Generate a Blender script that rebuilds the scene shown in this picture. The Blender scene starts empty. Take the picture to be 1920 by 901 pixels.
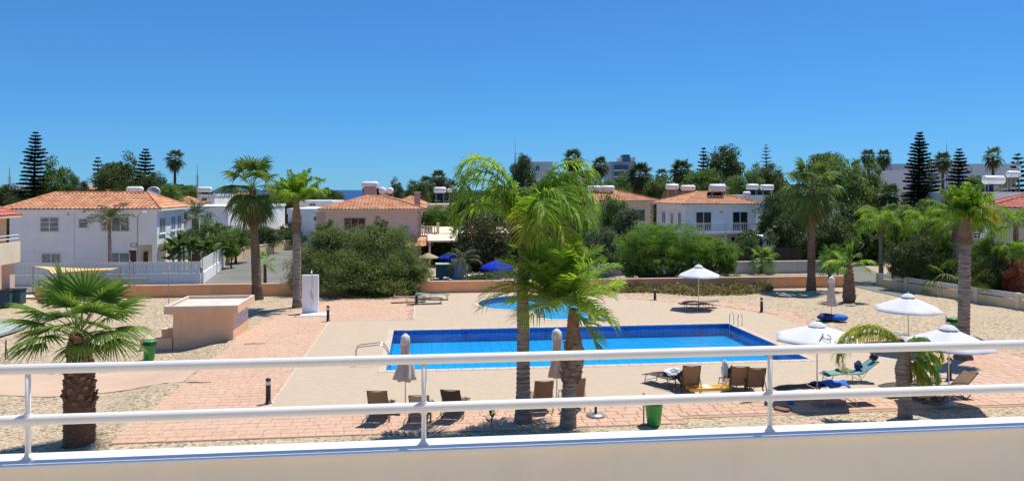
import bpy, bmesh, math, random
import numpy as np
from mathutils import Vector, Matrix
from mathutils.geometry import tessellate_polygon
R = math.radians
PI = math.pi
random.seed(11)
rng = np.random.default_rng(11)
sc = bpy.context.scene
C = sc.collection

# ------------------------------------------------------------------ camera, sky, sun
F, H, HZ = 1450.0, 7.4, 356.0            # focal length in photo pixels, eye height, horizon row
cam_d = bpy.data.cameras.new('camera')
cam = bpy.data.objects.new('camera', cam_d)
C.objects.link(cam)
cam.location = (0, 0, H)
cam.rotation_euler = (R(90), 0, 0)
cam_d.sensor_width = 36
cam_d.lens = 36 * F / 1920
cam_d.shift_y = -(450.5 - HZ) / 1920
cam_d.clip_start = 0.1
cam_d.clip_end = 90000
sc.camera = cam

SUN = Vector((0.30, 0.27, 1.0)).normalized()
SUN_EL = math.asin(SUN.z)
SUN_AZ = math.atan2(SUN.x, SUN.y)
world = bpy.data.worlds.new('World')
sc.world = world
world.use_nodes = True
wn = world.node_tree
bg = wn.nodes['Background']
sky = wn.nodes.new('ShaderNodeTexSky')
sky.sky_type = 'NISHITA'
sky.sun_disc = False
sky.sun_elevation = SUN_EL
sky.sun_rotation = SUN_AZ
sky.altitude = 1000
sky.air_density = 1.0
sky.dust_density = 0.0
sky.ozone_density = 10.0
gm = wn.nodes.new('ShaderNodeGamma'); gm.inputs[1].default_value = 0.72      # the camera's own soft, saturated rendering of blue, alike all over the sky
wn.links.new(sky.outputs[0], gm.inputs[0])
vm = wn.nodes.new('ShaderNodeVectorMath'); vm.operation = 'MULTIPLY'
vm.inputs[1].default_value = (0.45, 1.02, 1.57)
wn.links.new(gm.outputs[0], vm.inputs[0])
wn.links.new(vm.outputs[0], bg.inputs['Color'])
bg.inputs['Strength'].default_value = 0.10

sl = bpy.data.lights.new('sun', 'SUN')
sl.energy = 4.0
sl.angle = R(0.53)
sl.color = (1.0, 0.95, 0.87)
so = bpy.data.objects.new('sun', sl)
C.objects.link(so)
so.location = (20, 20, 60)
so.rotation_euler = (-SUN).to_track_quat('-Z', 'Y').to_euler()

sc.view_settings.view_transform = 'Standard'
sc.view_settings.look = 'None'
sc.view_settings.exposure = 0.40
sc.view_settings.gamma = 1.0
sc.render.engine = 'CYCLES'
sc.cycles.max_bounces = 8
sc.cycles.transparent_max_bounces = 16
sc.cycles.diffuse_bounces = 5
sc.render.filter_size = 1.1

# ------------------------------------------------------------------ coordinates
TH = R(6.65)                               # the whole site is turned by this against the view
CT, ST = math.cos(TH), math.sin(TH)
def S(s, t, z=0.0):                        # site frame -> world
    return Vector((s * CT - t * ST, s * ST + t * CT, z))
def toS(x, y):
    return (x * CT + y * ST, -x * ST + y * CT)
def gp(px, py, z=0.0):                     # where a photo pixel meets the level z
    Y = F * (H - z) / (py - HZ)
    return Vector(((px - 960) / F * Y, Y, z))
def at(px, py, Y):
    return Vector(((px - 960) / F * Y, Y, H - (py - HZ) / F * Y))
def sm(x):
    x = min(1, max(0, x)); return x * x * (3 - 2 * x)
def gz(s, t):                              # lower gravel bed left of the paved deck
    return -0.42 * sm((-9.3 - s) / 2.6) * sm((t - 20) / 7) * sm((52 - t) / 9) * sm((s + 38) / 8)
def gzw(p):
    s, t = toS(p.x, p.y)
    return gz(s, t)

# ------------------------------------------------------------------ materials
def newmat(name):
    m = bpy.data.materials.new(name); m.use_nodes = True
    return m, m.node_tree, m.node_tree.nodes['Principled BSDF']
def mixc(nt, fac, a, b, blend='MIX'):
    n = nt.nodes.new('ShaderNodeMix'); n.data_type = 'RGBA'; n.blend_type = blend
    for i, v in ((0, fac), (6, a), (7, b)):
        if isinstance(v, bpy.types.NodeSocket): nt.links.new(v, n.inputs[i])
        elif i == 0: n.inputs[0].default_value = v
        else: n.inputs[i].default_value = (*v[:3], 1)
    return n.outputs[2]
def math_n(nt, op, a, b=0.0):
    n = nt.nodes.new('ShaderNodeMath'); n.operation = op
    for i, v in ((0, a), (1, b)):
        if isinstance(v, bpy.types.NodeSocket): nt.links.new(v, n.inputs[i])
        else: n.inputs[i].default_value = v
    return n.outputs[0]
def maprange(nt, v, a, b, c=0.0, d=1.0):
    n = nt.nodes.new('ShaderNodeMapRange')
    nt.links.new(v, n.inputs[0])
    for i, x in ((1, a), (2, b), (3, c), (4, d)): n.inputs[i].default_value = x
    return n.outputs[0]
def coords(nt, kind='Object', scale=(1, 1, 1)):
    tc = nt.nodes.new('ShaderNodeTexCoord')
    mp = nt.nodes.new('ShaderNodeMapping')
    mp.inputs['Scale'].default_value = scale
    nt.links.new(tc.outputs[kind], mp.inputs[0])
    return mp.outputs[0]
def noise(nt, vec, scale, detail=4.0, rough=0.55):
    n = nt.nodes.new('ShaderNodeTexNoise')
    nt.links.new(vec, n.inputs['Vector'])
    n.inputs['Scale'].default_value = scale; n.inputs['Detail'].default_value = detail
    n.inputs['Roughness'].default_value = rough
    return n.outputs[0]
def bump(nt, b, height, strength=0.3, dist=0.02):
    n = nt.nodes.new('ShaderNodeBump')
    n.inputs['Strength'].default_value = strength; n.inputs['Distance'].default_value = dist
    nt.links.new(height, n.inputs['Height'])
    nt.links.new(n.outputs[0], b.inputs['Normal'])
def mul(c, k): return tuple(min(1, x * k) for x in c)
def mat(name, col, rough=0.6, var=0.12, scale=3.0, bmp=0.0, bscale=40.0, bdist=0.01, metal=0.0, spec=0.4, rnd=0.0,
        streak=0.0, col2=None, stretch=(1, 1, 1)):
    m, nt, b = newmat(name)
    v = coords(nt, 'Object', stretch)
    n = noise(nt, v, scale, 6)
    n = maprange(nt, n, 0.3, 0.7)
    c = mixc(nt, n, mul(col, 1 - var), col2 or mul(col, 1 + var))
    if streak:
        sv = coords(nt, 'Object', (2.2, 2.2, 0.12))
        s_ = maprange(nt, noise(nt, sv, 2.0, 5), 0.52, 0.8, 0, streak)
        c = mixc(nt, s_, c, mul(col, 0.55))
    if rnd:
        oi = nt.nodes.new('ShaderNodeObjectInfo')
        k = maprange(nt, oi.outputs['Random'], 0, 1, 1 - rnd, 1 + rnd)
        cm = nt.nodes.new('ShaderNodeCombineColor')
        for i in range(3): nt.links.new(k, cm.inputs[i])
        c = mixc(nt, 1.0, c, cm.outputs[0], 'MULTIPLY')
    nt.links.new(c, b.inputs['Base Color'])
    b.inputs['Roughness'].default_value = rough
    b.inputs['Metallic'].default_value = metal
    b.inputs['Specular IOR Level'].default_value = spec
    if bmp:
        bump(nt, b, noise(nt, v, bscale, 5), bmp, bdist)
    return m
def leafmat(name, a, b_, trans=0.35, tcol=None, rough=0.55, spec=0.3, island=True):
    """leaf: colour varies from leaf to leaf, light comes through"""
    m, nt, b = newmat(name)
    ge = nt.nodes.new('ShaderNodeNewGeometry')
    oi = nt.nodes.new('ShaderNodeObjectInfo')
    v = coords(nt, 'Object')
    big = maprange(nt, noise(nt, v, 1.1, 3), 0.35, 0.68)
    r = ge.outputs['Random Per Island'] if island else oi.outputs['Random']
    f = math_n(nt, 'ADD', math_n(nt, 'MULTIPLY', r, 0.55), math_n(nt, 'MULTIPLY', big, 0.45))
    c = mixc(nt, f, a, b_)
    k = maprange(nt, oi.outputs['Random'], 0, 1, 0.84, 1.14)
    cm = nt.nodes.new('ShaderNodeCombineColor')
    for i in range(3): nt.links.new(k, cm.inputs[i])
    c = mixc(nt, 1.0, c, cm.outputs[0], 'MULTIPLY')
    nt.links.new(c, b.inputs['Base Color'])
    b.inputs['Roughness'].default_value = rough
    b.inputs['Specular IOR Level'].default_value = spec
    tr = nt.nodes.new('ShaderNodeBsdfTranslucent')
    tc = mixc(nt, 1.0, c, tcol or (1.0, 1.0, 0.55), 'MULTIPLY')
    gain = mixc(nt, 1.0, tc, (2.1, 2.1, 2.1), 'MULTIPLY')
    nt.links.new(gain, tr.inputs['Color'])
    mx = nt.nodes.new('ShaderNodeMixShader'); mx.inputs[0].default_value = trans
    nt.links.new(b.outputs[0], mx.inputs[1]); nt.links.new(tr.outputs[0], mx.inputs[2])
    out = [n for n in nt.nodes if n.type == 'OUTPUT_MATERIAL'][0]
    nt.links.new(mx.outputs[0], out.inputs[0])
    return m

M = {}
M['white_paint'] = mat('white_paint', (.80, .79, .76), .35, .03, 2, .05, 60, spec=.5)
M['rail_paint'] = mat('rail_paint', (.80, .785, .75), .3, .04, 5, .04, 25, spec=.5)
M['white_wall'] = mat('white_wall', (.85, .85, .83), .8, .06, .7, .15, 30, streak=.13)
M['beige_wall'] = mat('beige_wall', (.84, .775, .66), .85, .06, 1.0, .35, 50, .005, streak=.12)
M['terracotta_wall'] = mat('terracotta_wall', (.84, .42, .20), .85, .10, .9, .15, 40, streak=.25)
M['kiosk_wall'] = mat('kiosk_wall', (.80, .50, .31), .85, .08, 1.1, .15, 40, streak=.2)
M['pink_wall'] = mat('pink_wall', (.76, .53, .45), .85, .06, .8, .1, 40, streak=.15)
M['cream_wall'] = mat('cream_wall', (.78, .66, .49), .85, .06, .8, .1, 40, streak=.15)
M['peach_wall'] = mat('peach_wall', (.72, .50, .33), .85, .06, .8, .1, 40, streak=.15)
M['yellow_wall'] = mat('yellow_wall', (.70, .55, .32), .85, .08, .8, .1, 40, streak=.2)
M['grey_wall'] = mat('grey_wall', (.55, .53, .50), .85, .10, .6, .2, 30, streak=.3)
M['stone_quoin'] = mat('stone_quoin', (.45, .35, .28), .85, .2, 6, .4, 30)
M['roof_tile'] = mat('roof_tile', (.52, .19, .085), .75, .2, 1.3, .25, 30, col2=(.80, .40, .21))
M['roof_tile_dark'] = mat('roof_tile_dark', (.50, .12, .085), .7, .15, 2.2, .2, 30, col2=(.60, .18, .12))
M['concrete'] = mat('concrete', (.50, .46, .38), .9, .2, 1.5, .3, 30)
M['pale_concrete'] = mat('pale_concrete', (.62, .58, .49), .9, .14, 1.5, .25, 30)
M['asphalt'] = mat('asphalt', (.18, .175, .15), .9, .16, .35, .3, 60)
M['kerb'] = mat('kerb', (.55, .51, .44), .9, .15, 2, .2, 30)
M['black_metal'] = mat('black_metal', (.012, .012, .013), .45, .2, 8, spec=.5)
M['dark_frame'] = mat('dark_frame', (.045, .034, .027), .5, .2, 8, spec=.5)
M['bronze_frame'] = mat('bronze_frame', (.16, .125, .09), .45, .15, 8, metal=.3)
M['beige_frame'] = mat('beige_frame', (.45, .38, .28), .5, .15, 8)
M['steel'] = mat('steel', (.55, .55, .55), .25, .08, 8, metal=1.0)
M['grey_metal'] = mat('grey_metal', (.34, .35, .36), .45, .1, 8, metal=.4)
M['sling_brown'] = mat('sling_brown', (.25, .165, .10), .8, .12, 14, .2, 300, .002, rnd=.12)
M['sling_dark'] = mat('sling_dark', (.085, .065, .055), .8, .15, 14, .2, 300, .002)
M['sling_pale'] = mat('sling_pale', (.52, .46, .30), .8, .12, 14, .2, 300, .002)
M['sling_teal'] = mat('sling_teal', (.16, .33, .31), .8, .12, 14, .2, 300, .002)
M['canvas_white'] = mat('canvas_white', (.68, .67, .655), .85, .05, 3, .15, 18, .01)
M['canvas_dusty'] = mat('canvas_dusty', (.62, .50, .43), .9, .15, 5, .25, 14, .02)
M['canvas_blue'] = mat('canvas_blue', (.004, .03, .44), .8, .12, 3, .15, 18, .01, spec=.15)
M['straw'] = mat('straw', (.40, .31, .17), .9, .3, 30, .5, 60, .02)
M['sail'] = mat('sail', (.68, .47, .22), .85, .1, 2, .1, 12)
M['bin_green'] = mat('bin_green', (.035, .30, .055), .4, .12, 6, spec=.5)
M['bin_dark'] = mat('bin_dark', (.02, .035, .03), .5, .12, 6)
M['glass_dark'] = mat('glass_dark', (.02, .025, .03), .08, .3, 1.2, spec=.8)
M['glass_pale'] = mat('glass_pale', (.20, .235, .24), .12, .45, 1.6, spec=.8)
M['shutter_brown'] = mat('shutter_brown', (.10, .035, .022), .7, .2, 9)
M['pane_frame'] = mat('pane_frame', (.72, .72, .72), .4, .05, 3)
M['tank_white'] = mat('tank_white', (.80, .79, .77), .4, .06, 3, streak=.12)
M['tank_pink'] = mat('tank_pink', (.70, .52, .44), .6, .08, 3)
M['solar'] = mat('solar', (.015, .025, .05), .12, .3, 3, spec=.8)
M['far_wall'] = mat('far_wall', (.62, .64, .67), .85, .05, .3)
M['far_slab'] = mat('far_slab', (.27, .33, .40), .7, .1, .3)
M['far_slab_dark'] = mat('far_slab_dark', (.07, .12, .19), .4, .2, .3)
M['timber'] = mat('timber', (.055, .038, .028), .8, .3, 6, .3, 40, rnd=.2)
M['teal_panel'] = mat('teal_panel', (.03, .085, .10), .7, .15, 2)
M['pale_green'] = mat('pale_green', (.42, .50, .45), .8, .1, 1)
M['cover_green'] = mat('cover_green', (.36, .43, .385), .85, .16, .6)
M['skin'] = mat('skin', (.50, .27, .18), .55, .08, 6)
M['skin_tan'] = mat('skin_tan', (.30, .14, .08), .55, .08, 6)
M['hair'] = mat('hair', (.02, .013, .01), .6, .2, 20)
M['shirt'] = mat('shirt', (.55, .55, .54), .8, .08, 8)
M['blue_cloth'] = mat('blue_cloth', (.025, .15, .55), .85, .25, 6, .3, 12, .02)
M['navy_cloth'] = mat('navy_cloth', (.02, .045, .15), .85, .3, 6, .3, 12, .02)
M['towel_white'] = mat('towel_white', (.66, .70, .76), .95, .1, 9, .4, 20, .02)
M['towel_green'] = mat('towel_green', (.22, .30, .15), .95, .35, 9, .3, 20, .02)
M['float_yellow'] = mat('float_yellow', (.80, .50, .03), .3, .15, 5, spec=.6, col2=(.85, .62, .10))
M['float_orange'] = mat('float_orange', (.75, .16, .02), .3, .15, 5, spec=.6)
M['rust_disc'] = mat('rust_disc', (.26, .12, .065), .8, .2, 9, .2, 30)
M['dark_emblem'] = mat('dark_emblem', (.12, .12, .13), .8, .1, 5)
M['sign_pale'] = mat('sign_pale', (.62, .58, .62), .7, .12, 3)
M['bark'] = mat('bark', (.085, .06, .042), .95, .3, 5, .6, 18, .04)
M['bark_grey'] = mat('bark_grey', (.30, .235, .185), .95, .6, 2.6, .9, 6, .05, col2=(.50, .41, .33), stretch=(1.0, 1.0, 9))
M['bark_red'] = mat('bark_red', (.215, .125, .08), .95, .45, 2.4, .8, 8, .04, col2=(.33, .20, .13), stretch=(1.2, 1.2, 6))
M['bark_shaggy'] = mat('bark_shaggy', (.20, .11, .065), .95, .4, 10, .8, 26, .04)
M['boot'] = mat('boot', (.24, .135, .08), .95, .35, 9, .7, 30, .03, rnd=.35)
M['sheath'] = mat('sheath', (.30, .17, .095), .9, .3, 7, .6, 24, .03)
M['stem_green'] = mat('stem_green', (.20, .26, .06), .6, .15, 5)
M['stem_tan'] = mat('stem_tan', (.34, .26, .12), .7, .2, 5)
M['queen'] = leafmat('queen_leaf', (.045, .12, .014), (.25, .36, .045), .45)
M['queen_bright'] = leafmat('queen_bright_leaf', (.06, .15, .014), (.29, .42, .045), .45)
M['queen_yellow'] = leafmat('queen_yellow_leaf', (.15, .20, .02), (.44, .43, .06), .42, (1, .97, .45))
M['fan_near'] = leafmat('near_fan_leaf', (.045, .11, .02), (.21, .31, .065), .35)
M['fan_dark'] = leafmat('dark_fan_leaf', (.055, .105, .027), (.17, .225, .06), .35)
M['fan_far'] = leafmat('far_fan_leaf', (.03, .055, .022), (.09, .115, .045), .25)
M['fan_bright'] = leafmat('bright_fan_leaf', (.09, .20, .02), (.22, .34, .05), .42)
M['dead_leaf'] = leafmat('dead_frond_leaf', (.16, .10, .05), (.34, .25, .13), .25, (1, .8, .5))
M['acacia'] = leafmat('acacia_leaf', (.075, .115, .034), (.205, .25, .09), .36)
M['mimosa'] = leafmat('feathery_leaf', (.07, .16, .025), (.19, .29, .055), .40)
M['queen_lime'] = leafmat('queen_lime_leaf', (.07, .17, .014), (.36, .49, .06), .45)
M['tree_dark'] = leafmat('dark_tree_leaf', (.032, .062, .022), (.105, .15, .05), .28)
M['tree_mid'] = leafmat('mid_tree_leaf', (.052, .11, .028), (.155, .225, .06), .33)
M['tree_blue'] = leafmat('olive_leaf', (.055, .09, .055), (.14, .18, .10), .28)
M['tree_brown'] = leafmat('brownish_tree_leaf', (.045, .05, .02), (.12, .105, .05), .25)
M['tree_bright'] = leafmat('bright_tree_leaf', (.055, .13, .02), (.15, .24, .04), .38)
M['tree_yellow'] = leafmat('yellow_leaf', (.22, .26, .02), (.40, .37, .03), .4)
M['pine'] = leafmat('pine_needle', (.02, .042, .024), (.058, .085, .045), .2)
M['dry_shrub'] = leafmat('dry_shrub_leaf', (.13, .115, .05), (.26, .205, .09), .3)
M['red_flower'] = leafmat('red_flower_leaf', (.16, .05, .03), (.30, .10, .05), .3)
M['banana'] = leafmat('banana_leaf', (.025, .06, .02), (.08, .13, .035), .3)

# ------------------------------------------------------------------ mesh helpers
class MB:
    def __init__(self): self.v = []; self.f = []; self.mi = []; self.m = 0
    def add(self, vs, fs):
        k = len(self.v)
        self.v.extend([tuple(p) for p in vs])
        for f in fs:
            self.f.append(tuple(i + k for i in f)); self.mi.append(self.m)
        return self
    def box(self, a, b, rz=0.0, about=None):
        x0, y0, z0 = a; x1, y1, z1 = b
        vs = [Vector(p) for p in ((x0,y0,z0),(x1,y0,z0),(x1,y1,z0),(x0,y1,z0),(x0,y0,z1),(x1,y0,z1),(x1,y1,z1),(x0,y1,z1))]
        if rz:
            o = Vector(about or ((x0+x1)/2, (y0+y1)/2, 0)); q = Matrix.Rotation(rz, 3, 'Z')
            vs = [q @ (p - o) + o for p in vs]
        return self.add(vs, [(3,2,1,0),(4,5,6,7),(0,1,5,4),(1,2,6,5),(2,3,7,6),(3,0,4,7)])
    def bbox(self, a, b, e=0.02):              # box with a chamfered upper rim
        x0, y0, z0 = a; x1, y1, z1 = b
        vs = [(x0,y0,z0),(x1,y0,z0),(x1,y1,z0),(x0,y1,z0),
              (x0,y0,z1-e),(x1,y0,z1-e),(x1,y1,z1-e),(x0,y1,z1-e),
              (x0+e,y0+e,z1),(x1-e,y0+e,z1),(x1-e,y1-e,z1),(x0+e,y1-e,z1)]
        return self.add(vs, [(3,2,1,0),(0,1,5,4),(1,2,6,5),(2,3,7,6),(3,0,4,7),(4,5,9,8),(5,6,10,9),(6,7,11,10),(7,4,8,11),(8,9,10,11)])
    def tube(self, pts, r, n=8, caps=True):
        pts = [Vector(p) for p in pts]
        rs = r if isinstance(r, (list, tuple)) else [r] * len(pts)
        u = None; rings = []
        for i, p in enumerate(pts):
            t = (pts[min(i+1, len(pts)-1)] - pts[max(i-1, 0)])
            t = t.normalized() if t.length > 1e-9 else Vector((0, 0, 1))
            if u is None:
                a = Vector((0, 0, 1)) if abs(t.z) < .9 else Vector((1, 0, 0))
                u = t.cross(a).normalized()
            else:
                u = (u - t * u.dot(t)); u = u.normalized() if u.length > 1e-6 else t.orthogonal().normalized()
            w = t.cross(u)
            rings.append([p + (u * math.cos(2*PI*k/n) + w * math.sin(2*PI*k/n)) * rs[i] for k in range(n)])
        vs = [p for q in rings for p in q]; fs = []
        for i in range(len(pts) - 1):
            for k in range(n):
                a, b = i*n+k, i*n+(k+1) % n
                fs.append((a, b, b+n, a+n))
        if caps:
            fs.append(tuple(range(n-1, -1, -1))); fs.append(tuple(range((len(pts)-1)*n, len(pts)*n)))
        return self.add(vs, fs)
    def lathe(self, prof, n=16, c=(0, 0, 0), caps=True, wob=None):
        c = Vector(c); vs = []; fs = []
        for i, (r, z) in enumerate(prof):
            for k in range(n):
                a = 2*PI*k/n; q = r * (wob(i, k) if wob else 1)
                vs.append(c + Vector((q*math.cos(a), q*math.sin(a), z)))
        for i in range(len(prof)-1):
            for k in range(n):
                a, b = i*n+k, i*n+(k+1) % n
                fs.append((a, b, b+n, a+n))
        if caps:
            fs.append(tuple(range(n-1, -1, -1))); fs.append(tuple(range((len(prof)-1)*n, len(prof)*n)))
        return self.add(vs, fs)
    def ball(self, c, r, n=12, m=8):
        r = r if isinstance(r, (list, tuple)) else (r, r, r)
        c = Vector(c); vs = [c + Vector((0, 0, -r[2]))]; fs = []
        for i in range(1, m):
            p = -PI/2 + PI*i/m
            for k in range(n):
                a = 2*PI*k/n
                vs.append(c + Vector((r[0]*math.cos(p)*math.cos(a), r[1]*math.cos(p)*math.sin(a), r[2]*math.sin(p))))
        vs.append(c + Vector((0, 0, r[2])))
        for k in range(n): fs.append((0, 1+(k+1) % n, 1+k))
        for i in range(m-2):
            for k in range(n):
                a, b = 1+i*n+k, 1+i*n+(k+1) % n
                fs.append((a, b, b+n, a+n))
        t = len(vs)-1
        for k in range(n): fs.append((t, t-n+k, t-n+(k+1) % n))
        return self.add(vs, fs)
    def mesh(self, name, mats, smooth=False):
        me = bpy.data.meshes.new(name)
        me.from_pydata(self.v, [], self.f)
        mats = mats if isinstance(mats, (list, tuple)) else [mats]
        for m in mats: me.materials.append(m)
        if len(mats) > 1: me.polygons.foreach_set('material_index', self.mi)
        if smooth: me.polygons.foreach_set('use_smooth', [True] * len(me.polygons))
        me.update()
        return me
    def build(self, name, mats, parent=None, smooth=False, loc=None, rz=0.0):
        return put(name, self.mesh(name, mats, smooth), parent, loc, rz)
def put(name, me, parent=None, loc=None, rz=0.0):
    o = bpy.data.objects.new(name, me); C.objects.link(o)
    if parent: o.parent = parent
    if loc is not None: o.location = loc
    if rz: o.rotation_euler = (0, 0, rz)
    return o
def np_mesh(name, v, q, mats, mi=None, smooth=False):
    me = bpy.data.meshes.new(name)
    v = np.asarray(v, np.float32); q = np.asarray(q, np.int32); k = q.shape[1]
    me.vertices.add(len(v)); me.vertices.foreach_set('co', v.ravel())
    me.loops.add(q.size); me.loops.foreach_set('vertex_index', q.ravel())
    me.polygons.add(len(q)); me.polygons.foreach_set('loop_start', np.arange(0, q.size, k, dtype=np.int32))
    for m in (mats if isinstance(mats, (list, tuple)) else [mats]): me.materials.append(m)
    if mi is not None: me.polygons.foreach_set('material_index', np.asarray(mi, np.int32))
    if smooth: me.polygons.foreach_set('use_smooth', np.ones(len(q), bool))
    me.update(calc_edges=True); me.validate()
    return me
def tag(o, label=None, cat=None, group=None, kind=None):
    if label: o['label'] = label
    if cat: o['category'] = cat
    if group: o['group'] = group
    if kind: o['kind'] = kind
    return o
def thing(name, label, cat, loc=(0, 0, 0), rz=0.0, group=None):
    o = bpy.data.objects.new(name, None); C.objects.link(o)
    o.empty_display_size = 0.2
    o.location = loc; o.rotation_euler = (0, 0, rz)
    return tag(o, label, cat, group)
def dup(root, loc, rz, label, scale=None, group=None):
    r = root.copy(); C.objects.link(r); r.location = loc; r.rotation_euler = (0, 0, rz)
    r['label'] = label
    if group: r['group'] = group
    if scale: r.scale = (scale, scale, scale)
    for ch in root.children:
        c = ch.copy(); C.objects.link(c); c.parent = r
        for g in ch.children:
            d = g.copy(); C.objects.link(d); d.parent = c
    return r
def structure(o): o['kind'] = 'structure'; return o
def poly_sheet(name, outer, holes, z, m, site=True):
    loops = [[Vector((p[0], p[1], 0)) for p in outer]] + [[Vector((p[0], p[1], 0)) for p in h] for h in holes]
    tri = tessellate_polygon(loops)
    flat = [p for l in loops for p in l]
    fs = []
    for a, b, c in tri:
        n = (flat[b]-flat[a]).cross(flat[c]-flat[a]).z
        fs.append((a, b, c) if n > 0 else (a, c, b))
    mb = MB(); mb.add([(p.x, p.y, z) for p in flat], fs)
    return mb.build(name, m, rz=TH if site else 0)
# ------------------------------------------------------------------ ground, deck and pools
def gravel_material():
    m, nt, b = newmat('gravel')
    v = coords(nt)
    vo = nt.nodes.new('ShaderNodeTexVoronoi'); nt.links.new(v, vo.inputs['Vector']); vo.inputs['Scale'].default_value = 11
    vo.inputs['Randomness'].default_value = 1
    sep = nt.nodes.new('ShaderNodeSeparateColor'); nt.links.new(vo.outputs['Color'], sep.inputs[0])
    c = mixc(nt, maprange(nt, sep.outputs[0], .1, .95), (.39, .295, .185), (.62, .505, .355))
    c = mixc(nt, maprange(nt, sep.outputs[1], .82, .9), c, (.19, .135, .085))
    big = maprange(nt, noise(nt, v, .22, 5, .6), .35, .68)
    c = mixc(nt, math_n(nt, 'MULTIPLY', big, .28), c, (.54, .42, .28))
    edge = maprange(nt, vo.outputs['Distance'], .0, .5, 1, .0)
    nt.links.new(c, b.inputs['Base Color']); b.inputs['Roughness'].default_value = .95
    b.inputs['Specular IOR Level'].default_value = .15
    bump(nt, b, edge, .7, .045)
    return m
def sand_material():
    m, nt, b = newmat('sandy_path')
    v = coords(nt)
    c = mixc(nt, maprange(nt, noise(nt, v, .5, 6, .65), .3, .7), (.54, .365, .25), (.62, .455, .32))
    c = mixc(nt, maprange(nt, noise(nt, v, 9, 4), .5, .8, 0, .5), c, (.46, .34, .23))
    nt.links.new(c, b.inputs['Base Color']); b.inputs['Roughness'].default_value = .95
    bump(nt, b, noise(nt, v, 30, 5), .4, .02)
    return m
def terrace_material():
    """small pale pavers laid in a running bond"""
    m, nt, b = newmat('terrace_pavers')
    v = coords(nt)
    br = nt.nodes.new('ShaderNodeTexBrick'); nt.links.new(v, br.inputs['Vector'])
    br.inputs['Scale'].default_value = 1.0
    br.inputs['Brick Width'].default_value = .21; br.inputs['Row Height'].default_value = .105
    br.inputs['Mortar Size'].default_value = .008; br.inputs['Mortar Smooth'].default_value = .3
    br.inputs['Color1'].default_value = (.58, .465, .335, 1); br.inputs['Color2'].default_value = (.51, .405, .285, 1)
    br.inputs['Mortar'].default_value = (.36, .275, .19, 1)
    n = maprange(nt, noise(nt, v, .55, 6, .65), .32, .7)
    c = mixc(nt, math_n(nt, 'MULTIPLY', n, .45), br.outputs['Color'], (.54, .43, .31))
    sp = maprange(nt, noise(nt, v, 14, 3), .58, .75, 0, .35)
    c = mixc(nt, sp, c, (.30, .225, .15))
    nt.links.new(c, b.inputs['Base Color']); b.inputs['Roughness'].default_value = .9
    b.inputs['Specular IOR Level'].default_value = .2
    bump(nt, b, br.outputs['Fac'], -.35, .012)
    return m
def paver_material():
    m, nt, b = newmat('stamped_paver')
    v = coords(nt); 
    ge = nt.nodes.new('ShaderNodeNewGeometry'); oi = nt.nodes.new('ShaderNodeObjectInfo')
    mp = nt.nodes.new('ShaderNodeMapping'); mp.inputs['Rotation'].default_value = (0, 0, -TH)
    nt.links.new(ge.outputs['Position'], mp.inputs[0])
    p = mp.outputs[0]
    n = maprange(nt, noise(nt, p, .45, 6, .65), .3, .7)
    c = mixc(nt, n, (.58, .365, .245), (.64, .44, .315))
    rr = math_n(nt, 'FRACT', math_n(nt, 'ADD', ge.outputs['Random Per Island'], oi.outputs['Random']))
    c = mixc(nt, math_n(nt, 'MULTIPLY', rr, .38), c, (.66, .47, .335))
    g = maprange(nt, noise(nt, p, 5, 8, .7), .42, .68, 0, .5)
    c = mixc(nt, g, c, (.43, .24, .15))
    nt.links.new(c, b.inputs['Base Color']); b.inputs['Roughness'].default_value = .85
    b.inputs['Specular IOR Level'].default_value = .2
    bump(nt, b, noise(nt, p, 7, 8, .7), .6, .02)
    return m
M['gravel'] = gravel_material(); M['sand'] = sand_material(); M['terrace'] = terrace_material(); M['paver'] = paver_material()
M['joint'] = mat('paver_joint', (.46, .285, .19), .95, .15, 3, .2, 40)
M['coping'] = mat('coping_stone', (.60, .48, .36), .8, .1, 5, .2, 40, rnd=.06)

P0, P1, Q0, Q1 = -1.46, 16.77, 31.95, 41.02          # main pool in the site frame (s, t)
pool_hole = [(P0, Q0), (P1, Q0), (P1, Q1), (P0, Q1)]
def closed_curve(pts, n=8):
    out = []; k = len(pts)
    for i in range(k):
        a, b, c, d = (Vector((*pts[(i+j-1) % k], 0)) for j in range(4))
        for q in range(n):
            u = q / n
            out.append(.5 * ((2*b) + (c-a)*u + (2*a-5*b+4*c-d)*u*u + (3*b-a-3*c+d)*u**3))
    return [(p.x, p.y) for p in out]
kid_w = [(-2.5, 50.6), (-1.9, 52.6), (0, 54.3), (2.4, 54.5), (4.2, 53), (5.1, 50), (5.1, 47), (4.6, 44.9), (3.4, 43.85), (2.0, 43.9), (1.35, 45.0), (1.05, 46.6), (.1, 47.25), (-1.3, 47.8), (-2.2, 49.0)]
kidney = closed_curve([toS(*p) for p in kid_w], 6)
def grow_loop(loop, d):
    out = []; k = len(loop)
    for i in range(k):
        a, b = Vector(loop[i-1]), Vector(loop[(i+1) % k])
        t = (b - a).normalized(); out.append((loop[i][0] + t.y*d, loop[i][1] - t.x*d))
    return out
dip = [(-38, 20), (-9.12, 20), (-9.12, 52), (-38, 52)]
far = [(-700, -60), (900, -60), (900, 330), (-700, 330)]
structure(poly_sheet('ground', far, [pool_hole, kidney, dip], 0.0, M['gravel']))
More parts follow.
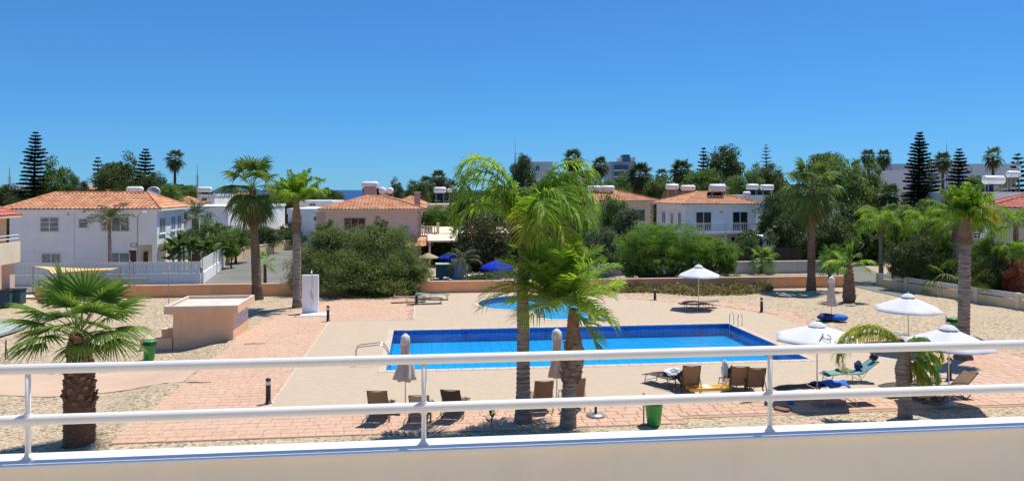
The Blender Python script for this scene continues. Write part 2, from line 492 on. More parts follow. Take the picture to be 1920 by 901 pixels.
# lower gravel bed, a grid that follows the dip
mb = MB(); nx, ny = 60, 48
for j in range(ny+1):
    for i in range(nx+1):
        s = -38 + 28.88*i/nx; t = 20 + 32*j/ny
        edge = i in (0, nx) or j in (0, ny)
        mb.v.append((s, t, gz(s, t) + (0 if edge else random.uniform(-.012, .012))))
for j in range(ny):
    for i in range(nx):
        a = j*(nx+1)+i; mb.f.append((a, a+1, a+nx+2, a+nx+1)); mb.mi.append(0)
structure(mb.build('gravel_bed', M['gravel'], rz=TH, smooth=True))
mb = MB()                                              # sandy path crossing the bed
for i in range(41):
    s = -37 + 27.85*i/40
    w0, w1 = 31.3 + .25*math.sin(i*.9), 34.9 + .3*math.sin(i*.7+1)
    for k in range(5):
        t = w0 + (w1-w0)*k/4
        mb.v.append((s, t, gz(s, t) + .02))
for i in range(40):
    for k in range(4):
        a = i*5+k; mb.f.append((a, a+5, a+6, a+1)); mb.mi.append(0)
structure(mb.build('sandy_path', M['sand'], rz=TH, smooth=True))
# loose stones lying on the gravel
def pebbles():
    pts = []
    for (s0, s1, t0, t1, n) in ((-24, -9.3, 22.5, 31.0, 2600), (-20, -9.3, 35.4, 50, 2600), (8.5, 30, 22.6, 24.2, 1500), (26, 36, 26, 54, 2400), (20, 34, 47, 55, 1500), (2, 8, 23.3, 24.3, 400)):
        for _ in range(n):
            s, t = random.uniform(s0, s1), random.uniform(t0, t1)
            pts.append((s, t, gz(s, t)))
    P = np.array(pts); n = len(P)
    base = np.array([(1,0,0),(0,1,0),(-1,0,0),(0,-1,0),(0,0,1)], float)
    r = rng.uniform(.018, .05, (n, 1, 1)); a = rng.uniform(0, 6.28, n)
    rot = np.stack([np.stack([np.cos(a), -np.sin(a), 0*a], 1), np.stack([np.sin(a), np.cos(a), 0*a], 1), np.stack([0*a, 0*a, 0*a+.7], 1)], 1)
    v = np.einsum('nij,kj->nki', rot, base * (1, .75, 1)) * r + P[:, None, :]
    f = np.array([(0,1,4),(1,2,4),(2,3,4),(3,0,4)])
    q = (f[None] + (np.arange(n)*5)[:, None, None]).reshape(-1, 3)
    return np_mesh('loose_stones', v.reshape(-1, 3), q, M['stone'])
M['stone'] = leafmat('loose_stone', (.30, .21, .13), (.66, .54, .38), 0.0)
o = put('loose_stones', pebbles(), rz=TH); tag(o, 'small loose stones strewn over the gravel beds', 'gravel', kind='stuff')

# pale terrace round both pools
terr = [(-5.1, 26.85), (20.6, 26.85), (20.6, 43.8), (18.5, 47.5), (14, 51.2), (9, 53.6), (5, 55.1), (-.4, 55.1), (-.4, 44.3), (-5.1, 44.3)]
cope_out = [(P0-.32, Q0-.32), (P1+.32, Q0-.32), (P1+.32, Q1+.32), (P0-.32, Q1+.32)]
kid_out = grow_loop(kidney, .3)
terrace = structure(poly_sheet('pool_terrace', terr, [cope_out, kid_out], .034, M['terrace']))
bt = MB()
for a, b in zip(terr, terr[1:] + terr[:1]):            # light edging strip, a row of narrow kerb stones
    A, B = Vector((*a, 0)), Vector((*b, 0)); d = (B-A); L = d.length; d.normalize(); nn = Vector((d.y, -d.x, 0))
    k = max(1, int(L/.5))
    for i in range(k):
        p, q = A + d*(L*i/k + .006), A + d*(L*(i+1)/k - .006)
        bt.add([p+Vector((0,0,0)), q, q+nn*.10, p+nn*.10, p+Vector((0,0,.046)), q+Vector((0,0,.046)), q+nn*.10+Vector((0,0,.046)), p+nn*.10+Vector((0,0,.046))],
               [(3,2,1,0),(4,5,6,7),(0,1,5,4),(1,2,6,5),(2,3,7,6),(3,0,4,7)])
e = bt.build('edging_stones', M['coping'], terrace); e['kind'] = 'stuff'
e.rotation_euler = (0, 0, 0)

# pink stamped pavers: the 300 nearest are objects, the rest one part
def inside(p, poly):
    x, y = p; c = False
    for (x0, y0), (x1, y1) in zip(poly, poly[1:] + poly[:1]):
        if (y0 > y) != (y1 > y) and x < (x1-x0)*(y-y0)/(y1-y0)+x0: c = not c
    return c
deck_poly = [(-9.05, 23.7), (8.4, 23.7), (8.4, 24.25), (27.5, 24.3), (26.6, 33.0), (21.4, 39.5), (22.5, 44.5), (20.4, 49.0), (15.0, 52.4), (5.0, 56), (-3.6, 56), (-5.2, 54.9), (-7.5, 49.5), (-9.05, 45.3)]
deck = structure(poly_sheet('paved_deck', deck_poly, [pool_hole, kidney], .012, M['joint']))
cells = []
pw, ph = .52, .375
terr_in = terr
t = 23.72; row = 0
while t < 56:
    s = -9.03 + (row % 2) * -.33
    while s < 27.5:
        w = pw * random.choice((.62, 1, 1, 1.3))
        a, b = max(s, -9.04), min(s + w, 27.6)
        if 26.75 < t + ph*.5 < 44.3:
            if a < -5.14 < b + .12: b = -5.16
            if a - .12 < 20.64 < b and t + ph < 43.8: a = 20.68
        if b - a > .12:
            cs = [(a+.02, t+.02), (b-.02, t+.02), (b-.02, t+ph-.02), (a+.02, t+ph-.02)]
            if all(inside(c, deck_poly) for c in cs) and not any(inside(c, terr_in) for c in cs + [((a+b)/2, t+ph/2)]):
                cells.append((a, t, b-a))
        s += w
    t += ph; row += 1
def paver_geo(mb, a, t, w, dz=0.0):
    mb.bbox((a+.010, t+.010, .012), (a+w-.010, t+ph-.010, .034 + dz), .012)
cells.sort(key=lambda c: c[1])
near, rest = cells[:300], cells[300:]
wids = {}
for (a, t, w) in near:
    k = round(w, 2)
    if k not in wids:
        g = MB(); g.bbox((-k/2+.010, -ph/2+.010, 0), (k/2-.010, ph/2-.010, .024), .012); wids[k] = g.mesh('paver', M['paver'])
    o = put('paver', wids[k], deck, (a+w/2, t+ph/2, .012 + random.uniform(-.004, .004)))
    o.rotation_euler = (random.uniform(-.004, .004), random.uniform(-.004, .004), random.uniform(-.006, .006))
mb = MB()
for (a, t, w) in rest: paver_geo(mb, a, t, w, random.uniform(-.004, .004))
o = mb.build('paver_field', M['paver'], deck); o['kind'] = 'stuff'

# ---- main pool
def pool_tile_material(name, c1, c2, grout, w, h, rough=.3):
    m, nt, b = newmat(name)
    v = coords(nt)
    br = nt.nodes.new('ShaderNodeTexBrick'); nt.links.new(v, br.inputs['Vector'])
    br.offset = 0.0
    br.inputs['Scale'].default_value = 1; br.inputs['Brick Width'].default_value = w; br.inputs['Row Height'].default_value = h
    br.inputs['Mortar Size'].default_value = .018
    br.inputs['Color1'].default_value = (*c1, 1); br.inputs['Color2'].default_value = (*c2, 1); br.inputs['Mortar'].default_value = (*grout, 1)
    c = mixc(nt, maprange(nt, noise(nt, v, .35, 4), .3, .7, 0, .35), br.outputs['Color'], mul(c1, .8))
    nt.links.new(c, b.inputs['Base Color']); b.inputs['Roughness'].default_value = rough
    return m
def wall_tile_material():
    m, nt, b = newmat('pool_wall_tile')
    ge = nt.nodes.new('ShaderNodeNewGeometry')
    tc = nt.nodes.new('ShaderNodeTexCoord')
    sp = nt.nodes.new('ShaderNodeSeparateXYZ'); nt.links.new(tc.outputs['Object'], sp.inputs[0])
    cb = nt.nodes.new('ShaderNodeCombineXYZ')
    nt.links.new(math_n(nt, 'ADD', sp.outputs[0], sp.outputs[1]), cb.inputs[0]); nt.links.new(sp.outputs[2], cb.inputs[1])
    br = nt.nodes.new('ShaderNodeTexBrick'); nt.links.new(cb.outputs[0], br.inputs['Vector']); br.offset = 0.0
    br.inputs['Scale'].default_value = 1; br.inputs['Brick Width'].default_value = .25; br.inputs['Row Height'].default_value = .125
    br.inputs['Mortar Size'].default_value = .012
    br.inputs['Color1'].default_value = (.004, .085, .38, 1); br.inputs['Color2'].default_value = (.006, .105, .44, 1); br.inputs['Mortar'].default_value = (.02, .20, .52, 1)
    nt.links.new(br.outputs[0], b.inputs['Base Color']); b.inputs['Roughness'].default_value = .25
    return m
M['pool_floor'] = pool_tile_material('pool_floor_tile', (.006, .46, .84), (.01, .50, .87), (.004, .25, .60), .5, .5)
M['pool_wall'] = wall_tile_material()
M['kid_floor'] = pool_tile_material('kidney_floor_tile', (.02, .50, .82), (.025, .54, .84), (.015, .42, .74), .4, .4)
def water_material(name, tint):
    m, nt, b = newmat(name)
    for n in list(nt.nodes):
        if n.type == 'BSDF_PRINCIPLED': nt.nodes.remove(n)
    out = [n for n in nt.nodes if n.type == 'OUTPUT_MATERIAL'][0]
    tr = nt.nodes.new('ShaderNodeBsdfTransparent'); tr.inputs[0].default_value = (*tint, 1)
    gl = nt.nodes.new('ShaderNodeBsdfGlossy'); gl.inputs['Roughness'].default_value = .04
    fr = nt.nodes.new('ShaderNodeFresnel'); fr.inputs['IOR'].default_value = 1.33
    v = coords(nt)
    bp = nt.nodes.new('ShaderNodeBump'); bp.inputs['Strength'].default_value = .55; bp.inputs['Distance'].default_value = .05
    h = math_n(nt, 'ADD', noise(nt, v, 2.2, 3), math_n(nt, 'MULTIPLY', noise(nt, v, 7, 2), .35))
    nt.links.new(h, bp.inputs['Height'])
    nt.links.new(bp.outputs[0], gl.inputs['Normal']); nt.links.new(bp.outputs[0], fr.inputs['Normal'])
    mx = nt.nodes.new('ShaderNodeMixShader')
    nt.links.new(math_n(nt, 'MULTIPLY', fr.outputs[0], .95), mx.inputs[0])
    nt.links.new(tr.outputs[0], mx.inputs[1]); nt.links.new(gl.outputs[0], mx.inputs[2])
    nt.links.new(mx.outputs[0], out.inputs[0])
    return m
M['water'] = water_material('pool_water', (.80, .93, .99))
ZF = -.62
mb = MB()
pb = thing('swimming_pool', 'large rectangular swimming pool lined with blue tiles', 'pool', (0, 0, 0), TH); pb['kind'] = 'structure'
mb.add([(P0, Q0, ZF), (P1, Q0, ZF), (P1, Q1, ZF), (P0, Q1, ZF)], [(0, 1, 2, 3)])
mb.build('pool_floor', M['pool_floor'], pb)
mb = MB()
for a, b in zip(pool_hole, pool_hole[1:] + pool_hole[:1]):
    mb.add([(*a, ZF), (*b, ZF), (*b, .03), (*a, .03)], [(3, 2, 1, 0)])
mb.build('pool_wall', M['pool_wall'], pb)
mb = MB(); mb.add([(P0, Q0, -.11), (P1, Q0, -.11), (P1, Q1, -.11), (P0, Q1, -.11)], [(0, 1, 2, 3)])
wt = mb.build('pool_water', M['water'], rz=TH); structure(wt)
cs = MB(); cs.bbox((-.245, -.16, 0), (.245, .16, .055), .015); cme = cs.mesh('coping_stone', M['coping'])
def cope(s, t, rot, sc_=1.0):
    o = put('coping_stone', cme, pb, (s, t, .0 + random.uniform(-.003, .003)), rot)
    o.scale = (sc_, 1, 1)
n = 36
for i in range(n):
    s = P0 + (P1-P0)*(i+.5)/n; k = (P1-P0)/n/.5
    cope(s, Q0-.16, 0, k); cope(s, Q1+.16, 0, k)
n = 18
for i in range(n):
    t = Q0 + (Q1-Q0)*(i+.5)/n; k = (Q1-Q0)/n/.5
    cope(P0-.16, t, PI/2, k); cope(P1+.16, t, PI/2, k)
for s in (P0-.16, P1+.16):
    for t in (Q0-.16, Q1+.16): cope(s, t, 0, .64)
# dark flower motifs set in the tiles
def motif(name, parent, loc, rx=0.0, r=.30):
    g = MB()
    for k in range(4):
        a = k*PI/2
        pts = [(0, 0), (.35, .16), (.75, .22), (1, 0), (.75, -.22), (.35, -.16)]
        q = [(r*(x*math.cos(a)-y*math.sin(a)), r*(x*math.sin(a)+y*math.cos(a)), 0) for x, y in pts]
        g.add(q, [tuple(range(6))])
    for k in range(4):
        a = k*PI/2 + PI/4
        q = [(r*(x*math.cos(a)-y*math.sin(a)), r*(x*math.sin(a)+y*math.cos(a)), 0) for x, y in ((.35, 0), (.6, .09), (.85, 0), (.6, -.09))]
        g.add(q, [tuple(range(4))])
    o = g.build(name, M['pool_motif'], parent, loc=loc); o.rotation_euler = (rx, 0, 0)
M['pool_motif'] = mat('pool_motif', (.004, .02, .13), .3, .1, 4)
for s in (2.3, 6.6, 11.0, 15.2): motif('tile_motif', pb, (s, Q1-.006, -.30), PI/2, .24)
for s in (3.4, 7.4, 11.4, 14.9): motif('tile_motif', pb, (s, 37.6, ZF+.006), 0, .5)

M['kid_wall'] = mat('kidney_wall_tile', (.02, .36, .66), .3, .08, 5)
# ---- kidney shaped pool
kp = thing('kidney_pool', 'small curving pale blue pool beyond the rectangular one', 'pool', (0, 0, 0), TH); kp['kind'] = 'structure'
ZK = -.36
poly_k = poly_sheet('pool_floor', kidney, [], ZK, M['kid_floor'], False); poly_k.parent = kp
mb = MB(); k = len(kidney)
for i in range(k):
    a, b = kidney[i], kidney[(i+1) % k]
    mb.add([(*a, ZK), (*b, ZK), (*b, .03), (*a, .03)], [(0, 1, 2, 3)])
mb.build('pool_wall', M['kid_wall'], kp)
wk = poly_sheet('kidney_pool_water', kidney, [], -.10, M['water']); structure(wk)
cg = len(kidney) // 2
for i in range(0, len(kidney), 1):
    a, b = kidney[i], kidney[(i+1) % k]; c, d = kid_out[i], kid_out[(i+1) % k]
    g = MB(); g.add([(*a, 0), (*c, 0), (*d, 0), (*b, 0), (*a, .05), (*c, .05), (*d, .05), (*b, .05)], [(3,2,1,0),(4,5,6,7),(0,1,5,4),(1,2,6,5),(2,3,7,6),(3,0,4,7)])
    g.build('coping_stone', M['coping'], kp)

# ---- roads and pavements beyond the wall
def strip(name, pts, z, m):                             # pts in the site frame
    return structure(poly_sheet(name, pts, [], z, m))
strip('road', [(-60, 59.2), (45, 58.6), (45, 64.2), (-60, 63.0)], .024, M['asphalt'])
strip('side_road', [(-17.0, 62.8), (-9.6, 62.9), (-8.5, 80), (-10.4, 104), (-16, 104), (-20.0, 86)], .028, M['asphalt'])
strip('side_road', [(33.4, 48.8), (34.9, 55.9), (37.3, 57), (44, 74), (52, 100), (46, 100), (38.2, 80), (32.8, 58.6), (32.8, 50)], .028, M['asphalt'])
mb = MB()
for i in range(60):
    s = -38 + i*1.17
    mb.bbox((s, 57.2, 0), (s+1.15, 57.45, .13), .02)
o = mb.build('kerb', M['kerb'], rz=TH); structure(o)
strip('pavement', [(-38, 56.0), (32.4, 56.0), (32.4, 57.2), (-38, 57.2)], .10, M['pale_concrete'])
# sea
m, nt, b = newmat('sea_water')
v = coords(nt)
c = mixc(nt, maprange(nt, noise(nt, v, .004, 4), .3, .7), (.006, .045, .15), (.010, .065, .20))
nt.links.new(c, b.inputs['Base Color']); b.inputs['Roughness'].default_value = .5; b.inputs['Specular IOR Level'].default_value = .25
M['sea'] = m
mb = MB(); mb.add([(-40000, 320, -2.5), (40000, 320, -2.5), (40000, 60000, -2.5), (-40000, 60000, -2.5)], [(0, 1, 2, 3)])
structure(mb.build('sea', M['sea']))

# ------------------------------------------------------------------ balcony in front of the camera
TP = 3.093                                               # rail line in the site frame
M['balcony_tile'] = mat('balcony_tile', (.52, .44, .33), .6, .08, 2)
bal = structure(MB().box((-9, -3.0, 5.75), (9, TP+.12, 5.86)).build('balcony_floor', M['balcony_tile'], rz=TH))
par = thing('balcony_parapet', 'solid beige balcony parapet with white sunlit coping in the foreground', 'parapet wall', S(0, TP, 5.86), TH)
MB().box((-9, -.042, 0), (9, .042, .517)).build('wall', M['beige_wall'], par)
g = MB(); g.bbox((-9, -.072, .518), (9, .072, .532), .003); g.build('coping', M['white_paint'], par)
structure(MB().box((-9, -3.3, 5.75), (9, -3.001, 9.2)).build('balcony_back_wall', M['cream_wall'], rz=TH))
fw = thing('apartment_building', 'beige apartment front below the balcony we stand on', 'building', S(0, TP, 0), TH)
MB().box((-9, -1.5, 0), (9, .118, 5.749)).build('wall', M['beige_wall'], fw)
rail = thing('balcony_railing', 'white tubular two bar railing along the balcony parapet', 'railing', S(0, TP, 6.392), TH)
zc = 0.0
zt, zm_ = H - .671 - 6.392, H - .862 - 6.392
MB().tube([(-8.9, 0, zt), (8.9, 0, zt)], .0195, 16).build('top_rail', M['rail_paint'], rail, True)
MB().tube([(-8.9, 0, zm_), (8.9, 0, zm_)], .0200, 16).build('mid_rail', M['rail_paint'], rail, True)
for X, Y in ((-1.816, 2.90), (-.35, 3.073), (1.081, 3.239), (2.52, 3.407), (-3.28, 2.73)):
    s, _ = toS(X, Y)
    g = MB(); g.tube([(s, 0, .0), (s, 0, zt)], .0098, 12)
    g.lathe([(.022, 0), (.022, .004), (.0135, .012), (.0115, .02)], 14, (s, 0, 0))
    g.lathe([(.0125, zm_-.026), (.0145, zm_-.022), (.0145, zm_+.022), (.0125, zm_+.026)], 12, (s, 0, 0), False)
    g.build('post', M['rail_paint'], rail, True)
# ------------------------------------------------------------------ buildings
def roof_plane(A, B, Ct, D, col_w=.34, row_h=.46):
    """tile relief on the quad eave A-B, top D-C (A->D and B->C are hips); returns verts, quads"""
    A, B, Ct, D = map(Vector, (A, B, Ct, D))
    e = (B-A).normalized(); L = (B-A).length
    up = ((D-A) - e*(D-A).dot(e)); hgt = up.length; up.normalize()
    nrm = e.cross(up).normalized()
    lo1, hi1 = (D-A).dot(e), (Ct-A).dot(e)
    rows = max(2, int(round(hgt/row_h))); nc = int(L/col_w)*4
    us = np.linspace(0, L, nc+1)
    prof = np.array([0, .6, 1.0, .6])
    vs = []; qs = []
    for r in range(rows):
        v0, v1 = hgt*r/rows, hgt*(r+1)/rows
        base = len(vs)
        for vv, lift in ((v0, .05), (v1, .012)):
            f = vv/hgt
            lo, hi = lo1*f, L + (hi1-L)*f
            for i, u in enumerate(us):
                uu = min(max(u, lo), hi)
                inside_ = lo < u < hi
                h = lift + (.062*prof[i % 4] if inside_ else 0)
                vs.append(A + e*uu + up*vv + nrm*h)
        n = nc+1
        for i in range(nc):
            qs.append((base+i, base+i+1, base+n+i+1, base+n+i))
    return vs, qs
def hip_roof(parent, x0, x1, y0, y1, z, rise, mat_, ridge_f=None, fascia=None):
    """hip roof over the rectangle; ridge along x"""
    d = (y1-y0)/2; ym = (y0+y1)/2
    k = min(d if ridge_f is None else ridge_f, (x1-x0)/2-.05)
    a, b, c, e = (x0, y0, z), (x1, y0, z), (x1, y1, z), (x0, y1, z)
    r0, r1 = (x0+k, ym, z+rise), (x1-k, ym, z+rise)
    mb = MB()
    mb.add([a, b, c, e, r0, r1], [(0, 1, 5, 4), (1, 2, 5), (2, 3, 4, 5), (3, 0, 4), (3, 2, 1, 0)])
    rf = mb.build('roof', mat_, parent)
    if fascia:
        g = MB(); t = .16
        g.box((x0, y0-.012, z-t), (x1, y0+.05, z-.004)); g.box((x0, y1-.05, z-t), (x1, y1+.012, z-.004))
        g.box((x0-.012, y0+.052, z-t), (x0+.05, y1-.052, z-.004)); g.box((x1-.05, y0+.052, z-t), (x1+.012, y1-.052, z-.004))
        g.build('fascia', fascia, rf)
    V = []; Q = []
    for pl in ((a, b, r1, r0), (b, c, r1, r1), (c, e, r0, r1), (e, a, r0, r0)):
        vs, qs = roof_plane(*pl); k0 = len(V)
        V += vs; Q += [tuple(i+k0 for i in q) for q in qs]
    me = np_mesh('roof_tiles', [tuple(p) for p in V], Q, mat_)
    o = put('roof_tiles', me, rf); o['kind'] = 'stuff'
    g = MB()
    for p, q in ((a, r0), (b, r1), (c, r1), (e, r0), (r0, r1)):
        p, q = Vector(p), Vector(q); n = max(2, int((q-p).length/.42))
        for i in range(n):
            u, w = p.lerp(q, i/n), p.lerp(q, (i+1.08)/n)
            g.tube([u+Vector((0,0,.05)), w+Vector((0,0,.065))], [.125, .10], 6)
    o = g.build('ridge_tiles', mat_, rf, False); o['kind'] = 'stuff'
    return rf
def window(parent, face, w_, d_, x, z, w, h, glass='glass_pale', nm='window', panes=2, rows=1, frame='pane_frame', sill=True):
    """face f (y=0, looks to -y), r (x=w_), l (x=0); x runs along the face"""
    def P(u, n, zz):
        if face == 'f': return (u, -n, zz)
        if face == 'r': return (w_+n, u, zz)
        return (-n, u, zz)
    def bx(g, u0, u1, n0, n1, z0, z1):
        p, q = P(u0, n0, z0), P(u1, n1, z1)
        g.box(tuple(min(a, b) for a, b in zip(p, q)), tuple(max(a, b) for a, b in zip(p, q)))
    t = .07
    g = MB()
    bx(g, x, x+w, 0.001, .05, z, z+t); bx(g, x, x+w, .001, .05, z+h-t, z+h)
    for k in range(panes+1):
        u = x + (w-t)*k/panes
        bx(g, u, u+t, .001, .048, z+t+.001, z+h-t-.001)
    for r in range(1, rows):
        zz = z + (h-t)*r/rows
        for k in range(panes):
            u = x + (w-t)*k/panes + t
            bx(g, u+.001, u+(w-t)/panes-t-.001, .001, .04, zz, zz+.045)
    fr = g.build(nm, M[frame], parent)
    for k in range(panes):
        u = x + (w-t)*k/panes + t
        q = MB(); bx(q, u, u+(w-t)/panes-t, .001, .014, z+t, z+h-t)
        q.build('pane', M[glass], fr)
    if sill:
        q = MB(); bx(q, x-.08, x+w+.08, .001, .12, z-.08, z-.002); q.build('sill', M['white_wall'], fr)
    return fr
def villa(name, label, s0, t0, w, d, hw, rise, wall, roof, over=.55, wins=(), ridge_f=None, fascia='white_wall', body=True, rot=TH):
    r = thing(name, label, 'house', S(s0, t0, 0), rot, 'villas with tiled roofs')
    if body: MB().box((0, 0, 0), (w, d, hw-.16)).build('wall', M[wall], r)
    hip_roof(r, -over, w+over, -over, d+over, hw, rise, M[roof], ridge_f, M[fascia])
    q = MB(); q.box((-over+.06, -over+.06, hw-.17), (w+over-.06, d+over-.06, hw-.155)); q.build('soffit', M[fascia], r)
    for a in wins: window(r, a[0], w, d, *a[1:5], **(a[5] if len(a) > 5 else {}))
    return r

# white villa, left
WV = villa('white_villa', 'white two storey villa with orange hipped tile roof on the left', -33.7, 68.0, 11.6, 7.4, 5.82, 1.3, 'white_wall', 'roof_tile', .45,
    [('f', 2.35, 3.95, 1.5, 1.22, dict(rows=3)), ('f', 5.35, 4.25, .78, .78, dict(panes=1, rows=3)), ('f', 7.95, 3.95, 1.45, 1.22),
     ('f', 2.45, .95, 1.55, 1.25), ('f', 7.75, .95, 1.7, 1.25), ('r', .55, 3.7, 1.5, 1.35), ('r', 3.6, 3.8, 1.2, 1.3), ('r', 5.3, 3.8, 1.2, 1.3)], body=False, ridge_f=2.4)
g = MB(); g.box((0, 0, 0), (10.1, 7.4, 2.8)); g.box((0, 0, 2.8), (11.6, 7.4, 5.66)); g.build('wall', M['white_wall'], WV)
g = MB(); g.box((11.2, .02, 0), (11.58, .40, 2.8)); g.build('porch_pillar', M['white_wall'], WV)
g = MB(); g.box((10.101, 1.2, 0), (10.14, 2.2, 2.1)); g.build('door', M['shutter_brown'], WV)
g = MB(); g.box((9.35, -.03, .3), (9.95, -.001, 2.35)); g.build('door', M['shutter_brown'], WV)
g = MB(); g.tube([(5.0, -.05, .2), (5.0, -.05, 5.5)], .045, 8); g.build('drain_pipe', M['white_wall'], WV)
g = MB(); g.box((.4, -.5, .2), (.65, -.001, 1.6)); g.build('meter_box', M['grey_metal'], WV)
g = MB(); g.tube([(4.6, -.06, 5.35), (4.6, -.2, 5.42)], .06, 8); g.build('wall_lamp', M['grey_metal'], WV)
fc = bpy.data.curves.new('house_lettering', 'FONT'); fc.body = 'C3'; fc.size = .5; fc.extrude = .015
fc.materials.append(M['dark_emblem'])
fo_ = bpy.data.objects.new('tmp_text', fc); C.objects.link(fo_); fme = bpy.data.meshes.new_from_object(fo_.evaluated_get(bpy.context.evaluated_depsgraph_get())); bpy.data.objects.remove(fo_)
fo = bpy.data.objects.new('lettering', fme); C.objects.link(fo); fo.parent = WV; fo.location = (10.15 - .7, -.02, 2.62); fo.rotation_euler = (PI/2, 0, 0)


# house at the left edge
EV = villa('peach_villa', 'peach villa corner with red roof and balcony at the left edge', -35.75, 50.6, 8.0, 5, 5.7, 1.6, 'peach_wall', 'roof_tile_dark', .65,
    [('f', 5.2, 3.1, 1.6, 2.1, dict(glass='glass_dark', nm='balcony_door', sill=False))], fascia='peach_wall')
g = MB(); g.box((8.001, .3, 2.72), (9.75, 3.2, 2.9)); g.box((8.001, .3, 2.9), (9.75, .44, 4.05)); g.box((9.61, .441, 2.9), (9.75, 3.2, 4.05)); g.build('balcony', M['cream_wall'], EV)
g = MB()
for z in (4.28, 4.5): g.tube([(8.02, .37, z), (9.68, .37, z), (9.68, 3.1, z)], .03, 8)
for x in (8.8, 9.68): g.tube([(x, .37, 4.05), (x, .37, 4.5)], .025, 8)
g.build('balcony_rail', M['white_paint'], EV)
g = MB(); g.box((9.0, 2.4, -.4), (9.5, 3.0, 2.719)); g.build('porch_pillar', M['pink_wall'], EV)
g = MB(); g.box((8.001, 2.6, 2.9), (8.5, 3.1, 5.53)); g.build('upper_pillar', M['peach_wall'], EV)

# pink villa behind the large bush
PV = villa('pink_villa', 'pink villa with orange tile roof and brown shuttered window behind the big bush', -9.3, 76.6, 9.2, 9, 5.5, 1.25, 'pink_wall', 'roof_tile', .6,
    [('f', 1.75, 3.42, 2.1, 1.28, dict(glass='shutter_brown', nm='shuttered_window', panes=3, frame='stone_quoin'))], ridge_f=4.4, fascia='cream_wall')
g = MB(); g.box((-1.1, 1.6, 0), (0, 9, 5.3)); g.build('side_wing', M['pink_wall'], PV)
for k in range(14):
    z = .4 + k*.36; ww = .34 if k % 2 else .22
    g = MB(); g.bbox((9.2-ww, -.03, z), (9.235, .26, z+.33), .01); g.build('quoin_stone', M['stone_quoin'], PV)
g = MB(); g.box((8.55, 3.0, 5.6), (9.15, 3.6, 7.05)); g.bbox((8.48, 2.93, 7.05), (9.22, 3.67, 7.2), .03); g.build('chimney', M['stone_quoin'], PV)
g = MB(); g.box((9.24, .5, 2.75), (11.0, 3.5, 2.93)); g.box((9.24, .5, 3.75), (11.0, .62, 3.84)); g.build('balcony', M['cream_wall'], PV)
for k in range(7):
    x = 9.35 + k*.24
    g = MB(); g.lathe([(.05, 2.93), (.075, 3.1), (.09, 3.2), (.045, 3.42), (.06, 3.62), (.05, 3.75)], 8, (x, .56, 0)); g.build('baluster', M['cream_wall'], PV)
g = MB(); g.box((10.75, .48, 2.93), (11.02, .75, 4.15)); g.build('balcony_post', M['cream_wall'], PV)
lr = MB()
V, Q = roof_plane((7.3, -2.2, 2.0), (10.4, -2.2, 2.0), (10.4, 0, 2.75), (7.3, 0, 2.75))
o = put('porch_roof', np_mesh('porch_roof', [tuple(p) for p in V], Q, M['roof_tile']), PV)
pg = thing('pergola', 'two tier pergola with flat cream roof slabs beside the pink villa', 'pergola', S(.55, 74.4, 0), TH)
for (x0, x1, y0, y1, z0, z1) in ((0, 5.3, 0, 2.6, 2.42, 2.92), (.5, 5.6, 2.7, 5.2, 2.98, 3.5)):
    g = MB(); g.add([(x0, y0, z0), (x1, y0, z0), (x1-.3, y1, z1), (x0, y1, z1), (x0, y0, z0+.14), (x1, y0, z0+.14), (x1-.3, y1, z1+.14), (x0, y1, z1+.14)], [(3,2,1,0),(4,5,6,7),(0,1,5,4),(1,2,6,5),(2,3,7,6),(3,0,4,7)]); g.build('roof_slab', M['cream_wall'], pg)
for x, y, z in ((.2, .2, 2.45), (5.0, .2, 2.45), (.7, 5.0, 3.4), (5.1, 5.0, 3.4), (5.1, 2.8, 2.98)):
    MB().box((x-.09, y-.09, 0), (x+.09, y+.09, z)).build('post', M['cream_wall'], pg)

# cream and white villas, right
CV = villa('cream_villa', 'cream villa with tiled roof and quoined corner left of the white balcony villa', 19.0, 92.3, 9.2, 8, 6.1, 1.25, 'cream_wall', 'roof_tile', .6,
    [('f', 1.9, 3.6, 1.2, 1.35, dict(glass='glass_dark')), ('f', 6.6, 3.6, 1.6, 1.45, dict(glass='glass_dark'))], fascia='cream_wall')
for k in range(14):
    z = .4 + k*.38; ww = .36 if k % 2 else .24
    g = MB(); g.bbox((9.2-ww, -.03, z), (9.235, .26, z+.35), .01); g.build('quoin_stone', M['stone_quoin'], CV)
RV = villa('balcony_villa', 'white villa with red tiled roof and white balustrade balcony', 27.77, 79.3, 7.75, 10.2, 5.9, 1.25, 'white_wall', 'roof_tile', .5,
    [('f', 1.1, 3.05, 1.75, 2.05, dict(glass='glass_dark', nm='balcony_door', sill=False)), ('f', 5.15, 3.05, 1.75, 2.05, dict(glass='glass_dark', nm='balcony_door', sill=False)),
     ('l', 1.4, 3.4, .9, 1.6, dict(glass='glass_dark')), ('l', 4.0, 3.6, .9, 1.3), ('l', 6.8, 3.6, 1.2, 1.3), ('f', 1.1, .4, 1.7, 2.0, dict(glass='glass_dark')), ('f', 5.0, .4, 1.7, 2.0, dict(glass='glass_dark'))], ridge_f=3.6)
g = MB(); g.box((0, -1.5, 2.75), (7.75, 0, 2.98)); g.build('balcony_floor', M['white_wall'], RV)
g = MB(); g.box((0, -1.48, 3.86), (7.75, -1.36, 3.94)); g.box((0, -1.47, 3.06), (7.75, -1.37, 3.12)); g.build('balcony_rail', M['white_paint'], RV)
bm_ = MB(); bm_.box((-.028, -.028, 3.12), (.028, .028, 3.86)); bme = bm_.mesh('baluster', M['white_paint'])
for k in range(38): put('baluster', bme, RV, (.12 + k*.203, -1.42, 0))
for x in (.08, 3.85, 7.67): MB().box((x-.08, -1.5, 0), (x+.08, -1.34, 2.75)).build('pillar', M['white_wall'], RV)
for x in (.08, 3.85, 7.67): MB().box((x-.06, -1.485, 2.98), (x+.06, -1.355, 3.98)).build('balcony_post', M['white_paint'], RV)
